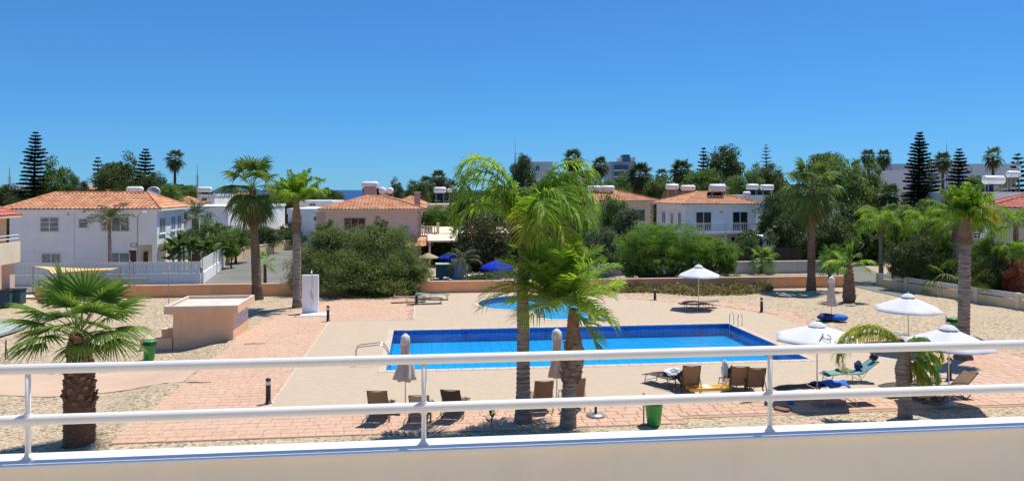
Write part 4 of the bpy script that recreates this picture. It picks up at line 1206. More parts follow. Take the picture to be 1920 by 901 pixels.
queen('small leaning palm with one long yellow frond arching left over the loungers', (p.x, p.y), [(0, 0, -.1), (0, 0, 0), (.0, 0, .7), (-.07, 0, 1.25), (-.09, 0, 1.6), (.0, 0, 2.15)], [.25, .235, .20, .215, .225, .15],
      (.0, 0, 2.25), [(176, 60, 3.2, 2.9, dict(leaf='queen_yellow', ll=.42, vd=.8, pw=1.2)), (183, 52, 3.0, 2.7, dict(leaf='queen_yellow', ll=.42, vd=.8, pw=1.2)), (172, 66, 2.9, 2.9, dict(leaf='queen_yellow', ll=.42, vd=.8, pw=1.2)), (335, 48, 1.3, 2.6, dict(ll=.3)), (352, 22, 1.15, 1.9, dict(ll=.3, leaf='queen_lime')), (300, 40, 1.2, 2.9, dict(ll=.3)), (20, 55, 1.2, 2.4, dict(ll=.3)), (322, -5, 1.25, 1.5, dict(ll=.3, leaf='queen_lime')), (340, -38, 1.2, .8, dict(ll=.3, leaf='queen_yellow')), (312, -55, 1.3, .4, dict(ll=.3, leaf='queen_yellow'))],
      nl=60, ll=.41, lw=.05, vd=.8, sheath=(1.15, 2.3, .20, .13), group='palms on the pool deck')
p = gp(1806, 673)
queen('thick grey ringed palm trunk with bunched bright crown on the right gravel', (p.x, p.y), [(0, 0, -.1), (0, 0, 0), (0, 0, .35), (.02, 0, 1.4), (.05, 0, 3.0), (.08, 0, 4.6), (.1, 0, 5.2)], [.46, .40, .29, .25, .245, .24, .22],
      (.1, 0, 6.0), [(180, 84, 1.7, .5), (5, 78, 1.7, 1.6, dict(leaf='queen_bright')), (340, 74, 1.5, 2.4, dict(leaf='queen_yellow')), (20, 84, 1.8, .7), (300, 80, 1.7, 1.2, dict(leaf='queen_bright')), (270, 74, 1.4, 2.2, dict(leaf='queen_bright')), (160, 80, 1.7, .9), (200, 72, 1.3, 2.2),
       (90, 82, 1.8, .7), (60, 80, 1.7, 1.0), (120, 80, 1.7, 1.0), (320, 86, 1.8, .7, dict(leaf='queen_bright')), (250, 86, 1.8, .5, dict(leaf='queen_bright')), (352, 64, 1.4, 2.5, dict(leaf='queen_yellow')), (225, 80, 1.6, 1.4), (330, 40, 1.1, 1.9, dict(leaf='queen_bright'))],
      nl=56, ll=.5, lw=.055, vd=.9, sheath=(5.0, 6.15, .25, .13), group='palms on the pool deck')
# fan palm near left
p = gp(149, 847, -.3)
NP = thing('fan_palm', 'young fan palm with big green fans and shaggy brown trunk at lower left', 'palm tree', (p.x, p.y, gzw(p)), 0, 'fan palms')
palm_trunk([(0, 0, -.15), (0, 0, 0), (0, 0, 1.0), (0, 0, 1.9), (0, 0, 2.75), (0, 0, 3.3)], [.44, .42, .42, .40, .28, .2], .06, .08, 16, 4).build('trunk', M['bark_shaggy'], NP, True)
boots(NP, 1.15, 3.1, lambda u: .43-.2*u, 84, .20, 'boot', seed=5)
rr = random.Random(4)
els = (15, 24, 34, 47, 62, 80)
ms = [fan(1.0, 1.15, R(e), (.45, .42, .38, .3, .22, .1)[i], 36, 1.7, .088, (.34, .28, .22, .18, .13, .1)[i], 3+i, 'fan_near', r=.024) for i, e in enumerate(els)]
it = []
for i in range(26):
    u = 1-(i+.5)/26; k = min(5, int(u*6))
    it.append((ms[k], i*2.399963+2.75, rr.uniform(.86, 1.08), rr.uniform(-.25, .25), (u-.5)*.45))
fronds(NP, (0, 0, 3.25), it)
# tall fan palms and the shower palm
p = gp(483, 561); washingtonia('tall fan palm with thick brown trunk beside the shower wall palm, left', (p.x, p.y), 7.5, .33, .215, 1.25, 1.25, 36, 'fan_dark', 0, seed=3, skirt=8, lean=(-.35, 0))
p = gp(1521, 544); washingtonia('tall fan palm with brown trunk standing at the right boundary wall', (p.x, p.y), 7.6, .30, .215, 1.3, 1.3, 36, 'fan_dark', 0, seed=8, skirt=5, lean=(.06, 0))
p = gp(557, 576)
queen('slender grey trunked feather palm beside the white shower wall', (p.x, p.y), [(0, 0, -.1), (0, 0, 0), (0, 0, .5), (0, 0, 2.5), (-.03, 0, 4.6), (-.03, 0, 4.9)], [.36, .33, .27, .25, .245, .24],
      (-.05, 0, 6.6), ring_spec(24, (89, 40), 2.2, (.6, 1.1, 1.9), 5), leaf='queen_bright', nl=50, ll=.55, lw=.06, vd=.75, sheath=(4.75, 6.6, .26, .16), group='feather palms')
# pineapple trunk palm and little fan palms
p = gp(1592, 566)
PP = thing('fan_palm', 'short stout palm with pineapple shaped trunk and upright spike on the right gravel', 'palm tree', (p.x, p.y, 0), 0, 'fan palms')
palm_trunk([(0, 0, -.1), (0, 0, 0), (0, 0, .4), (0, 0, 1.2), (0, 0, 1.9), (0, 0, 2.6)], [.30, .36, .41, .34, .24, .16], .08, .07, 16, 9).build('trunk', M['bark_red'], PP, True)
boots(PP, .15, 2.45, lambda u: .42-.25*u, 60, .15, 'boot', seed=6)
ppm = [fan(.25, 1.5, R(87), .05, 16, .20, .09, .02, 1, 'fan_bright'), fan(.7, 1.0, R(58), .35, 24, 1.2, .085, .3, 2, 'fan_bright'), fan(.9, 1.05, R(22), .3, 24, 1.4, .085, .35, 3, 'fan_bright'), fan(.8, .9, R(-4), .3, 22, 1.5, .085, .4, 4, 'fan_bright')]
fronds(PP, (0, 0, 2.55), [(ppm[k], az, s, 0, 0) for k, az, s in ((0, 0, 1.0), (0, 2.2, .92), (0, 4.2, .85), (1, PI, .8), (2, 3.25, .95), (2, .05, 1.0), (3, 5.9, .9), (3, 3.7, .85), (1, 1.4, .8), (2, 4.9, .7), (2, 2.2, .8), (1, .3, .75))])
for (px, base, top, hw, lab) in ((1664, 545, 492, 24, 'x'),):
    pass
def small_fan(label, px, base, top, hw, leaf='fan_bright', n=14, seed=1, trunk=.35, Y=None):
    q = gp(px, base) if Y is None else Vector((at(px, base, Y).x, Y, 0))
    zt_ = at(px, top, q.y).z; Lf = max(.5, hw*q.y/F*.62)
    hh = max(.2, zt_ - Lf*1.25)
    return washingtonia(label, (q.x, q.y), hh, .14, .12, Lf*.85, Lf, n, leaf, 1, 'bark_shaggy', 0, 'fan palms', 'fan_palm', -15, 86, seed)
small_fan('small bright fan palm between the two brown palm trunks, right', 1556, 546, 466, 30, seed=2)
small_fan('small bright fan palm on the verge in front of the grey wall', 1428, 513, 461, 30, seed=4)
small_fan('tiny fan palm growing beside the tall left fan palm', 497, 534, 476, 24, seed=5, n=9)
small_fan('spiky low fan palm behind the white slat wall on the right', 1772, 541, 492, 46, 'fan_dark', 22, 6, Y=55.0)
p = Vector((at(205, 520, 62).x, 62, 0))
queen('dark palm in front of the white villa wall', (p.x, p.y), [(0, 0, -.1), (0, 0, 0), (.05, 0, 2), (.0, 0, 4.6)], [.2, .18, .15, .12], (0, 0, 5.0), ring_spec(15, (80, 5), 2.0, (1.0, 1.4), 3), leaf='fan_far', nl=26, ll=.5, lw=.05, vd=.6, stem='stem_tan', sheath=(4.2, 5.1, .13, .1))
p = Vector((at(366, 450, 78).x, 78, 0))
queen('dark date palm crown behind the banana plants, left', (p.x, p.y), [(0, 0, -.1), (0, 0, 0), (.05, 0, 2), (.0, 0, 4.5)], [.4, .38, .36, .34], (0, 0, 4.9), ring_spec(26, (82, -20), 2.5, (.8, 1.2), 4), leaf='fan_far', nl=26, ll=.45, lw=.055, vd=.35, bark='bark', lod=1)
# palms over the right hedges
def far_queen(label, px, base, cz_py, Y, L, n=16, leaf='queen', seed=1, r=.17, curls=(1.6, 2.1, 2.5), els=(82, 10)):
    q = at(px, cz_py, Y)
    return queen(label, (q.x, Y), [(0, 0, -.1), (0, 0, 0), (0, 0, q.z*.5), (0, 0, q.z-.3)], [r*1.3, r*1.2, r, r*.9], (0, 0, q.z), ring_spec(n, els, L, curls, seed), leaf=leaf, nl=34, ll=.6, lw=.05, vd=.8, sheath=(q.z-1.1, q.z+.1, r*1.05, r*.7), lod=1)
far_queen('feather palm with arching bright fronds left of the dark clipped hedge', 1652, 0, 415, 62, 2.4, 16, 'queen_bright', 2)
far_queen('feather palm drooping over the hedge behind the grey ringed palm', 1792, 0, 420, 57, 2.6, 18, 'queen', 3, .2)
far_queen('feather palm rising between dark hedge and grey ringed palm', 1735, 0, 418, 60, 2.6, 16, 'queen', 6, .16)
far_queen('weeping palm at the right edge in front of the red roofed villa', 1905, 0, 420, 52, 2.6, 15, 'queen', 9, .14)
far_queen('little palm with yellowing leaves among the hedges at right', 1898, 0, 470, 50.5, 1.25, 12, 'queen_bright', 11, .06)
far_queen('low yellowish palm sprouting beside the grey ringed trunk', 1838, 0, 528, 51.5, 1.5, 9, 'queen_yellow', 12, .06, (1.2, 1.6))
q = gp(868, 537)
queen('thin dark palm standing before the boundary wall left of the blue parasol', (q.x, q.y), [(0, 0, -.1), (0, 0, 0), (0, 0, .9), (0, 0, 2.0)], [.16, .13, .10, .09], (0, 0, 2.1), ring_spec(13, (80, -10), 1.6, (1.4, 1.9), 8), leaf='fan_far', nl=30, ll=.4, lw=.04, vd=.8)
# skyline palms
def sky_palm(label, px, top, r_px, Y, seed=1, n=30, skirt=4, leaf='fan_far', tall=True):
    a = at(px, top, Y); cr = r_px*Y/F; Lf = cr*.62
    hh = a.z - cr*.95
    return washingtonia(label, (a.x, Y), hh, .25, .17, Lf*.7, Lf, n, leaf, 2, 'bark', skirt, 'palms on the skyline', 'fan_palm', -50 if tall else -60, 84, seed)
sky_palm('lone tall palm on the skyline right of the left dark trees', 328, 279, 20, 108, 2, 26)
sky_palm('lone tall palm against the sky above the right white tank', 1862, 273, 21, 105, 5, 18, 3)
sky_palm('palm top peeking over the right side of the central queen palm', 1074, 277, 24, 120, 3)
sky_palm('round palm left of the blue grey office building', 1125, 291, 21, 125, 4, 34, 8)
sky_palm('bushy palm below the office building on its right', 1200, 302, 29, 108, 6, 46, 12)
sky_palm('small skyline palm between two round palms right of centre', 1241, 314, 16, 118, 7, 24)
sky_palm('full round palm left of the big dark pine tree', 1278, 296, 27, 112, 8, 46, 10)
sky_palm('left palm of the skyline pair above the right trees', 1628, 277, 18, 120, 9, 34, 8)
sky_palm('right palm of the skyline pair above the right trees', 1657, 278, 17, 116, 10, 34, 8)
sky_palm('skyline palm between the two right norfolk pines', 1768, 283, 19, 115, 11, 36, 10)
sky_palm('small palm with white tree trunk behind the right trees', 1668, 342, 26, 92, 12, 28, 6)
sky_palm('low dark palm left of the sea view', 590, 344, 13, 150, 13, 22, 0)
sky_palm('second low dark palm left of the sea view', 612, 350, 11, 150, 14, 20, 0)
sky_palm('palm behind the pink villa chimney on the skyline', 800, 328, 18, 112, 15, 30, 6)
sky_palm('tallest palm of the clump right of the pink villa', 822, 316, 20, 118, 16, 34, 6)
sky_palm('palm in the dark clump just left of the central palm fronds', 846, 336, 17, 112, 17, 26, 4)

# ---- norfolk pines
def norfolk(label, px, top, bot, hw, Y, seed=1, whorls=17, per=8, dens=1.0, sparse=False):
    a = at(px, top, Y); zb = at(px, bot, Y).z; Rm = hw*Y/F; hgt = a.z
    t = thing('norfolk_pine', label, 'conifer tree', (a.x, Y, 0), 0, 'norfolk pines')
    g = MB(); g.tube([(0, 0, -.1), (0, 0, hgt*.5), (0, 0, hgt-.1)], [.28, .17, .03], 8); g.build('trunk', M['bark'], t, True)
    rr = np.random.default_rng(seed); P = []; U = []; W = []; Ls = []
    br = MB()
    whorls = int(whorls*1.1)
    for i in range(whorls):
        u = i/(whorls-1); z = zb + (hgt-zb)*(u**.93)*.985
        rad = Rm*(1-u)**.72*(.74+.42*rr.random()) + .12
        for k in range(per):
            az = 2*PI*k/per + i*.45 + rr.normal()*.12; L = rad*(.72+.42*rr.random())
            up = .10 + .35*u
            n = max(5, int(L*20*dens))
            end = None
            for j in range(n):
                s = (j+.5)/n; d = np.array([math.cos(az), math.sin(az), 0.0])
                c = d*L*s + np.array([0, 0, z + L*(up*s - .22*s*s + .12*s**3)])
                sd = np.array([-d[1], d[0], 0.0])
                for sg in (-1, 1):
                    if rr.random() < .22: continue
                    P.append(c); U.append(d*.55 + sd*sg*(.8 if not sparse else .3) + np.array([0, 0, .38+.2*rr.normal()])); W.append(np.array([0, 0, 1.0]) + d*.3)
                    Ls.append((.30+.24*L*(1-s)**.6) * (.8+.4*rr.random()) * (1 if not sparse else .6))
                end = c
            br.tube([(0, 0, z), tuple(end)], [.03, .012], 4, False)
    P = np.array(P); U = np.array(U); U /= np.linalg.norm(U, axis=1)[:, None]; W = np.cross(U, np.array(W)); W /= np.linalg.norm(W, axis=1)[:, None]
    L = np.array(Ls)[:, None]; wd = .12*(1.3 if not sparse else .6)
    v = np.stack([P - W*wd*.5, P + U*L*.55 - W*wd - [0, 0, .02], P + U*L, P + U*L*.55 + W*wd], 1).reshape(-1, 3)
    put('crown', np_mesh('crown', v, np.arange(len(v)).reshape(-1, 4), M['pine']), t)
    t.rotation_euler = (R(rr.uniform(-1.5, 1.5)), R(rr.uniform(-2, 2)), rr.uniform(0, 6))
    br.build('branches', M['bark'], t)['kind'] = 'stuff'
    return t
norfolk('tall norfolk pine on the far left skyline', 60, 248, 372, 30, 92, 1, 17, 8)
norfolk('norfolk pine tip rising over the left dark trees', 266, 280, 370, 27, 100, 2, 13, 7)
norfolk('tallest norfolk pine on the right, before the white slab wall', 1720, 249, 400, 33, 88, 3, 22, 8, 1.2)
norfolk('dark norfolk pine just behind the tallest right one', 1748, 300, 400, 26, 94, 4, 13, 8)
norfolk('smaller norfolk pine near the long white building', 1795, 280, 370, 25, 100, 5, 13, 8)
norfolk('sparse thin norfolk pine left of the right fan palm', 1437, 272, 360, 19, 118, 6, 13, 6, .6, True)
norfolk('slim dark conifer left of the big round pine', 1316, 278, 380, 16, 112, 7, 14, 7)
norfolk('tiny conifer tip left of the left norfolk pine tree group', 187, 296, 360, 12, 110, 9, 9, 6)
norfolk('conifer at the right edge above the tanks', 1915, 290, 360, 26, 96, 10, 9, 7)

def far_wood(label, px0, px1, top, Y, depth, n, m, seed, hmin=2.0):
    g = np.random.default_rng(seed); P = []
    for _ in range(int(n*1.8)):
        px = g.uniform(px0, px1); Yy = Y + g.uniform(0, depth)
        x = (px-960)/F*Yy; zt_ = H-(top-HZ)/F*Yy
        lump = .62 + .38*abs(math.sin(px*.045+seed)*math.cos(px*.021+1.3*seed))
        P.append((x, Yy, g.uniform(.0, 1.0)**.7*max(hmin, zt_*lump)))
    P = np.array(P); k = len(P); sz = Y*.0032
    u = g.normal(size=(k, 3)); u /= np.linalg.norm(u, axis=1)[:, None]
    w = np.cross(u, g.normal(size=(k, 3))); w /= np.linalg.norm(w, axis=1)[:, None]
    L = g.uniform(.6, 1.5, k)[:, None]*sz
    v = np.stack([P-u*L, P+w*L*.6, P+u*L, P-w*L*.6], 1).reshape(-1, 3)
    o = put('wood', np_mesh('wood', v, np.arange(k*4).reshape(-1, 4), M[m])); tag(o, label, 'wood', kind='stuff')
far_wood('far off dark wood along the left shore', -60, 400, 346, 160, 30, 9000, 'tree_dark', 2)
far_wood('low far treeline under the sea left of the pink villa', 400, 640, 362, 165, 30, 6000, 'tree_dark', 3)
far_wood('far off wood right of the pink villa', 690, 1010, 346, 160, 30, 8000, 'tree_dark', 4)
far_wood('far off wood behind the right villas', 1010, 1655, 334, 150, 30, 16000, 'tree_dark', 5)
far_wood('far low trees before the long white building', 1690, 2000, 345, 130, 30, 7000, 'tree_mid', 6)
far_wood('dense garden undergrowth across the road, centre', 960, 1300, 432, 70, 8, 16000, 'tree_dark', 7)
far_wood('dense shaded undergrowth across the road, right', 1380, 1660, 420, 76, 8, 14000, 'tree_dark', 8)
far_wood('garden undergrowth behind the right slat wall', 1690, 1990, 455, 60, 6, 12000, 'tree_mid', 9)
far_wood('dense undergrowth beside the pergola', 860, 980, 440, 70, 6, 6000, 'tree_brown', 10)
far_wood('dark leaf mass put in as the shade under the pergola', 775, 890, 462, 77.0, 1.5, 5000, 'tree_dark', 12)  # dark leaves added to stand for the shade below the slabs
far_wood('garden undergrowth along the left side road', 330, 560, 436, 100, 6, 5000, 'tree_dark', 11)

# ---- trees among and behind the villas: label, px, top, bottom, half width, distance, leaf, seed
TREES = [
 ('rounded dark pine right of the far left norfolk pine', 106, 302, 392, 34, 96, 'tree_mid', 1),
 ('dark tree under the far left white tower', 12, 345, 410, 34, 90, 'tree_dark', 2),
 ('dark low tree behind the left norfolk pine', 60, 350, 400, 34, 100, 'tree_dark', 3),
 ('dense dark tree left of the twin conifer tips', 208, 305, 385, 36, 104, 'tree_dark', 4),
 ('taller dark tree behind the white villa roof', 238, 293, 385, 30, 106, 'tree_dark', 1),
 ('dark bushy tree behind the villa tank', 288, 322, 385, 28, 98, 'tree_dark', 2),
 ('low dark tree in front of the orange far roof', 316, 345, 388, 24, 90, 'tree_mid', 3),
 ('low greenery at the sea horizon right of the lone palm', 352, 347, 380, 26, 140, 'tree_mid', 4),
 ('brown leaved tree left of the dark left trees', 150, 340, 380, 22, 120, 'tree_brown', 1),
 ('dark bushes left of the sea gap', 560, 352, 392, 24, 150, 'tree_dark', 3),
 ('low dark treetops under the sea horizon', 622, 356, 385, 26, 150, 'tree_dark', 4),
 ('feathery grey green tree beside the pink villa tanks', 742, 336, 385, 16, 105, 'tree_blue', 1),
 ('dark tree right of the pink villa chimney', 782, 338, 400, 26, 104, 'tree_dark', 2),
 ('dark tree clump below the skyline palms right of the pink villa', 826, 340, 410, 40, 120, 'tree_dark', 1),
 ('bright green bush beside the pink villa balcony', 812, 386, 442, 36, 84, 'tree_bright', 2),
 ('dark green tree left of the central palm fronds', 872, 358, 455, 44, 86, 'tree_mid', 3),
 ('dark round tree behind the central palm top', 984, 291, 395, 26, 92, 'tree_dark', 4),
 ('mid green tree left below the central crown', 905, 368, 440, 44, 90, 'tree_mid', 1),
 ('dark spreading brownish tree above the blue parasol', 914, 400, 522, 62, 66, 'tree_brown', 2),
 ('dark tree directly behind the central palm trunk', 985, 405, 520, 52, 68, 'tree_dark', 3),
 ('dark green tree right of the central palm trunk', 1040, 385, 520, 52, 72, 'tree_dark', 4),
 ('green tree behind the right fronds of the central palm', 1060, 340, 430, 50, 92, 'tree_mid', 2),
 ('leafy green tree in front of the cream villa', 1150, 368, 470, 36, 78, 'tree_mid', 3),
 ('pale olive tree in front of the cream villa window', 1176, 392, 480, 30, 74, 'tree_blue', 4),
 ('grey green olive tree at the dark fence', 1128, 425, 508, 42, 67, 'tree_blue', 2),
 ('yellow leaved bush behind the short queen palm', 1076, 448, 500, 26, 62, 'tree_yellow', 1),
 ('dark tree behind the yellow bush', 1100, 400, 500, 40, 74, 'tree_dark', 1),
 ('green treetops left of the office building', 1092, 318, 392, 42, 110, 'tree_mid', 4),
 ('green treetops under the office building', 1158, 326, 392, 36, 112, 'tree_mid', 1),
 ('dark green trees behind the tall leg tanks', 1235, 332, 392, 36, 106, 'tree_mid', 2),
 ('very big round dark pine on the skyline right of centre', 1356, 277, 370, 44, 122, 'tree_dark', 3),
 ('mid green tree below the big round pine', 1316, 318, 378, 44, 104, 'tree_mid', 3),
 ('green tree below the sparse norfolk pine', 1400, 320, 380, 40, 108, 'tree_mid', 1),
 ('dark tree behind the flat block tanks', 1442, 306, 385, 34, 110, 'tree_dark', 2),
 ('dense climbing green tree right of the balcony villa', 1450, 362, 480, 36, 80, 'tree_dark', 4),
 ('dark shaded tree below the right fan palm crown', 1488, 388, 500, 48, 76, 'tree_dark', 1),
 ('dark tree immediately right of the fan palm trunk', 1560, 400, 505, 50, 76, 'tree_dark', 2),
 ('tall leafy green tree right of the fan palm crown', 1586, 296, 425, 52, 92, 'tree_mid', 2),
 ('leafy green tree on the skyline behind the right fan palm', 1540, 288, 390, 46, 100, 'tree_mid', 4),
 ('dark leafy tree under the skyline palm pair', 1632, 308, 420, 34, 96, 'tree_mid', 1),
 ('dark tree behind the right road bend', 1608, 380, 478, 54, 88, 'tree_dark', 3),
 ('shaded tree over the right road', 1662, 400, 480, 40, 84, 'tree_dark', 4),
 ('dark tree left of the norfolk pine pair', 1688, 384, 470, 34, 80, 'tree_dark', 1),
 ('green tree in front of the tallest norfolk pine', 1742, 372, 470, 42, 74, 'tree_mid', 2),
 ('dark leafy tree left of the red roof', 1800, 350, 460, 38, 72, 'tree_dark', 3),
 ('small trees before the long white building', 1832, 330, 372, 24, 100, 'tree_mid', 3),
 ('grey leaved tree against the red roof', 1832, 360, 420, 30, 66, 'tree_blue', 3),
 ('dark tree in the gap behind the peach villa', 14, 395, 470, 22, 72, 'tree_dark', 4),
]
for (lab, px, top, bot, hw, Y, m, seed) in TREES:
    broad(lab, px, top, bot, hw, Y, m, seed, kind='tall' if bot-top > 2.3*hw else 'far')
# hedges and garden plants
HEDGES = [
 ('dense hedge over the road wall behind the banana plants', 398, 412, 478, 44, 72, 'tree_mid', 1),
 ('bright green hedge at the corner of the white fence', 434, 452, 492, 18, 73, 'tree_bright', 2),
 ('leafy hedge above the first yellow wall', 442, 424, 484, 32, 78, 'tree_mid', 3),
 ('dark hedge behind the tall left fan palm trunk', 492, 424, 472, 36, 90, 'tree_dark', 4),
 ('dark garden hedge at the end of the side road', 540, 420, 474, 32, 97, 'tree_dark', 1),
 ('clipped dark ball hedge nearer the road, right', 1692, 453, 543, 30, 57.4, 'tree_dark', 2),
 ('clipped dark ball hedge beside the grey ringed palm', 1724, 442, 545, 33, 56.4, 'tree_dark', 3),
 ('bright leafy bush above the right slat wall', 1848, 448, 530, 32, 53, 'tree_bright', 4),
 ('dark clipped hedge behind the right slat wall', 1862, 466, 566, 36, 51, 'tree_dark', 1),
 ('reddish flowering bush at the right edge', 1908, 484, 572, 28, 49.6, 'red_flower', 2),
 ('green hedge behind the ball hedges', 1775, 436, 510, 36, 60, 'tree_mid', 4),
 ('dark hedge below the balcony villa', 1400, 445, 500, 34, 74, 'tree_dark', 3),
 ('green hedge in front of the grey wall at the road bend', 1570, 462, 512, 26, 63.5, 'tree_mid', 1),
 ('small dark bush at the boundary wall under the blue parasol', 900, 514, 545, 26, 56.9, 'tree_dark', 2),
]
for (lab, px, top, bot, hw, Y, m, seed) in HEDGES:
    broad(lab, px, top, bot, hw, Y, m, seed, 'hedge', 'hedge', 'hedges and garden bushes', 'near')
# banana-like clump left
def big_leaf(Lx, el, curl, w):
    mb = MB(); n = 7; p = Vector((0, 0, 0)); pts = [p]
    for i in range(n):
        a = el - curl*((i+.5)/n); p = p + Vector((math.cos(a), 0, math.sin(a)))*(Lx/n); pts.append(p)
    ws = [.02, .03, .5, .95, 1, .85, .5, .03]
    for sg in (-1, 1):
        k = len(mb.v)
        for q_, ww in zip(pts, ws):
            mb.v.append(tuple(q_)); mb.v.append((q_.x, sg*ww*w, q_.z + .3*ww*w))
        for i in range(n): a = k+2*i; mb.f.append((a, a+1, a+3, a+2)); mb.mi.append(0)
    return mb.mesh('leaf', M['banana'])
bl = [big_leaf(2.0, R(e), c, .26) for e, c in ((80, .7), (62, .9), (40, 1.1), (72, 1.3))]
for j, (px, top, hw, lab) in enumerate(((330, 420, 24, 'banana like plant nearest the street lamp'), (352, 402, 26, 'tallest banana like plant behind the white fence'), (378, 425, 24, 'banana like plant beside the road hedge'))):
    Y = 66 + j; a = at(px, top, Y)
    t = thing('banana_plant', lab, 'plant', (a.x, Y, 0), 0, 'banana like plants')
    for st in range(4):
        ox, oy = random.uniform(-.7, .7), random.uniform(-.5, .5); hz_ = (a.z-1.9)*random.uniform(.55, 1.0)
        g = MB(); g.tube([(ox, oy, 0), (ox*1.1, oy, hz_)], [.11, .07], 7); g.build('stalk', M['stem_green'], t, True)
        for k in range(7):
            o = put('leaf', bl[k % 4], t, (ox*1.1, oy, hz_-.1*k*.5)); o.rotation_euler = (random.uniform(-.3, .3), 0, k*2.4+st); s_ = random.uniform(.8, 1.15); o.scale = (s_, s_, s_)

# the big acacia and feathery trees behind the terrace
def bush(label, blobs, base, leaf, nleaf, size, aspect, name, seed, trunks=((0, 0),), hang=.2, tr=.14, low=-.75, cat='tree', cr=.12):
    t = thing(name, label, cat, base, 0, 'trees along the terrace')
    VV = []; QQ = []; k0 = 0; cc = []
    for i, (x, y, z, rx, ry, rz, f) in enumerate(blobs):
        v, q, c = crown_np(rx, ry, rz, int(70*f)+20, int(nleaf*f), size, aspect, seed+i, cr, low, hang, .35)
        v = v + np.array([x, y, z]); v[:, 2] = np.maximum(v[:, 2], .03)
        VV.append(v); QQ.append(q+k0); k0 += len(v); cc.append((x, y, z))
    put('crown', np_mesh('crown', np.concatenate(VV), np.concatenate(QQ), M[leaf]), t)
    for (tx, ty) in trunks:
        mb = MB()
        for (x, y, z) in cc:
            e = Vector((x, y, z)); b0 = Vector((tx, ty, -.1)); m_ = b0.lerp(e, .45) + Vector((random.uniform(-.25, .25), 0, -.15*z))
            mb.tube([b0, b0.lerp(m_, .5) + Vector((random.uniform(-.1, .1), 0, .1)), m_, e], [tr, tr*.85, tr*.6, tr*.2], 7)
        mb.build('trunk', M['bark'], t, True)
    return t
c0 = gp(680, 553); s_ = c0.y/F
def bl_(px, py, rpx, rpy, dy=0.0, f=1.0, ry=None, org=None, Y=None):
    o_ = org or c0; Y = Y or o_.y
    q = at(px, py, Y+dy); rx = rpx*(Y+dy)/F
    return (q.x-o_.x, dy, q.z, rx, ry or rx*.9, rpy*(Y+dy)/F, f)
bush('huge spreading olive green acacia bush beyond the pink paving',
     [bl_(640, 480, 70, 55, 1.5), bl_(720, 485, 68, 52, 1.2), bl_(600, 505, 62, 46, .6), bl_(680, 510, 75, 45, .2), bl_(755, 510, 48, 42, .6, .8), bl_(575, 530, 42, 30, .2, .6), bl_(640, 530, 60, 30, -.4, .8), bl_(725, 530, 60, 28, -.2, .8), bl_(672, 460, 50, 34, 2, .6), bl_(610, 455, 34, 30, 1.6, .45), bl_(730, 450, 45, 32, 2, .6), bl_(612, 432, 18, 22, 2, .2), bl_(708, 430, 22, 20, 2, .2), bl_(780, 520, 28, 28, .4, .4)],
     (c0.x, c0.y+.3, 0), 'acacia', 11000, .165, .30, 'acacia_bush', 40, ((0, 1), (-2, .8), (2, .9)), .25, cat='bush', cr=.15)
c1 = gp(1250, 531); 
def b1(px, py, rpx, rpy, dy=0.0, f=1.0): return bl_(px, py, rpx, rpy, dy, f, None, c1)
bush('feathery green tree with dark forked trunk left of the white parasol',
     [b1(1215, 452, 52, 32, 0), b1(1270, 446, 52, 30, .3), b1(1185, 470, 34, 30, .1, .6), b1(1240, 480, 56, 32, -.3), b1(1290, 475, 42, 32, .2, .8), b1(1205, 495, 38, 22, 0, .6), b1(1175, 500, 20, 18, .2, .3), b1(1235, 436, 34, 16, .5, .5), b1(1200, 512, 30, 14, .1, .4), b1(1285, 506, 30, 16, .2, .5)],
     (c1.x, c1.y, 0), 'mimosa', 9500, .13, .32, 'feathery_tree', 60, ((-.35, 0), (.35, .1)), .35, .2, -.8)
c2 = gp(1335, 529)
def b2(px, py, rpx, rpy, dy=0.0, f=1.0): return bl_(px, py, rpx, rpy, dy, f, None, c2)
bush('rounder feathery green tree directly behind the white parasol',
     [b2(1325, 472, 42, 28, .3), b2(1352, 482, 36, 32, 0), b2(1310, 485, 40, 34, -.1), b2(1366, 492, 20, 26, .1, .45), b2(1338, 458, 24, 14, .5, .4), b2(1345, 512, 34, 14, .1, .5)],
     (c2.x, c2.y+.4, 0), 'mimosa', 10500, .13, .32, 'feathery_tree', 80, ((0, 0),), .35, .16, -.8)
# dry ground cover in front of the wall
def cover(label, pts, n, m, hmax, seed):
    g = np.random.default_rng(seed); P = []
    xs = [p_[0] for p_ in pts]; ys = [p_[1] for p_ in pts]
    while len(P) < n:
        a, b = g.uniform(min(xs), max(xs)), g.uniform(min(ys), max(ys))
        if inside((a, b), pts):
            hump = .18 + .82*abs(math.sin(a*1.3+seed)*math.cos(b*1.7+a*.4))**.8
            P.append((a, b, g.uniform(.02, hmax*hump)))
    P = np.array(P); k = len(P)
    u = g.normal(size=(k, 3)); u[:, 2] = abs(u[:, 2])*.8+.2; u /= np.linalg.norm(u, axis=1)[:, None]
    w = np.cross(u, g.normal(size=(k, 3))); w /= np.linalg.norm(w, axis=1)[:, None]
    L = g.uniform(.12, .32, k)[:, None]
    v = np.stack([P-u*L*.5, P+w*L*.18, P+u*L*.5, P-w*L*.18], 1).reshape(-1, 3)
    o = put('ground_cover', np_mesh('ground_cover', v, np.arange(k*4).reshape(-1, 4), M[m]), rz=TH)
    tag(o, label, 'ground cover', kind='stuff')
def sp(px, py): q = gp(px, py); return toS(q.x, q.y)
cover('dry brownish shrubs along the foot of the boundary wall', [sp(1140, 536), sp(1428, 533), sp(1452, 546), sp(1400, 553), sp(1300, 555), sp(1230, 549), sp(1150, 549)], 15000, 'dry_shrub', .70, 3)
cover('low olive ground cover at the right foot of the acacia bush', [sp(650, 553), sp(760, 545), sp(800, 548), sp(770, 553), sp(700, 560), sp(650, 560)], 7000, 'acacia', .40, 5)
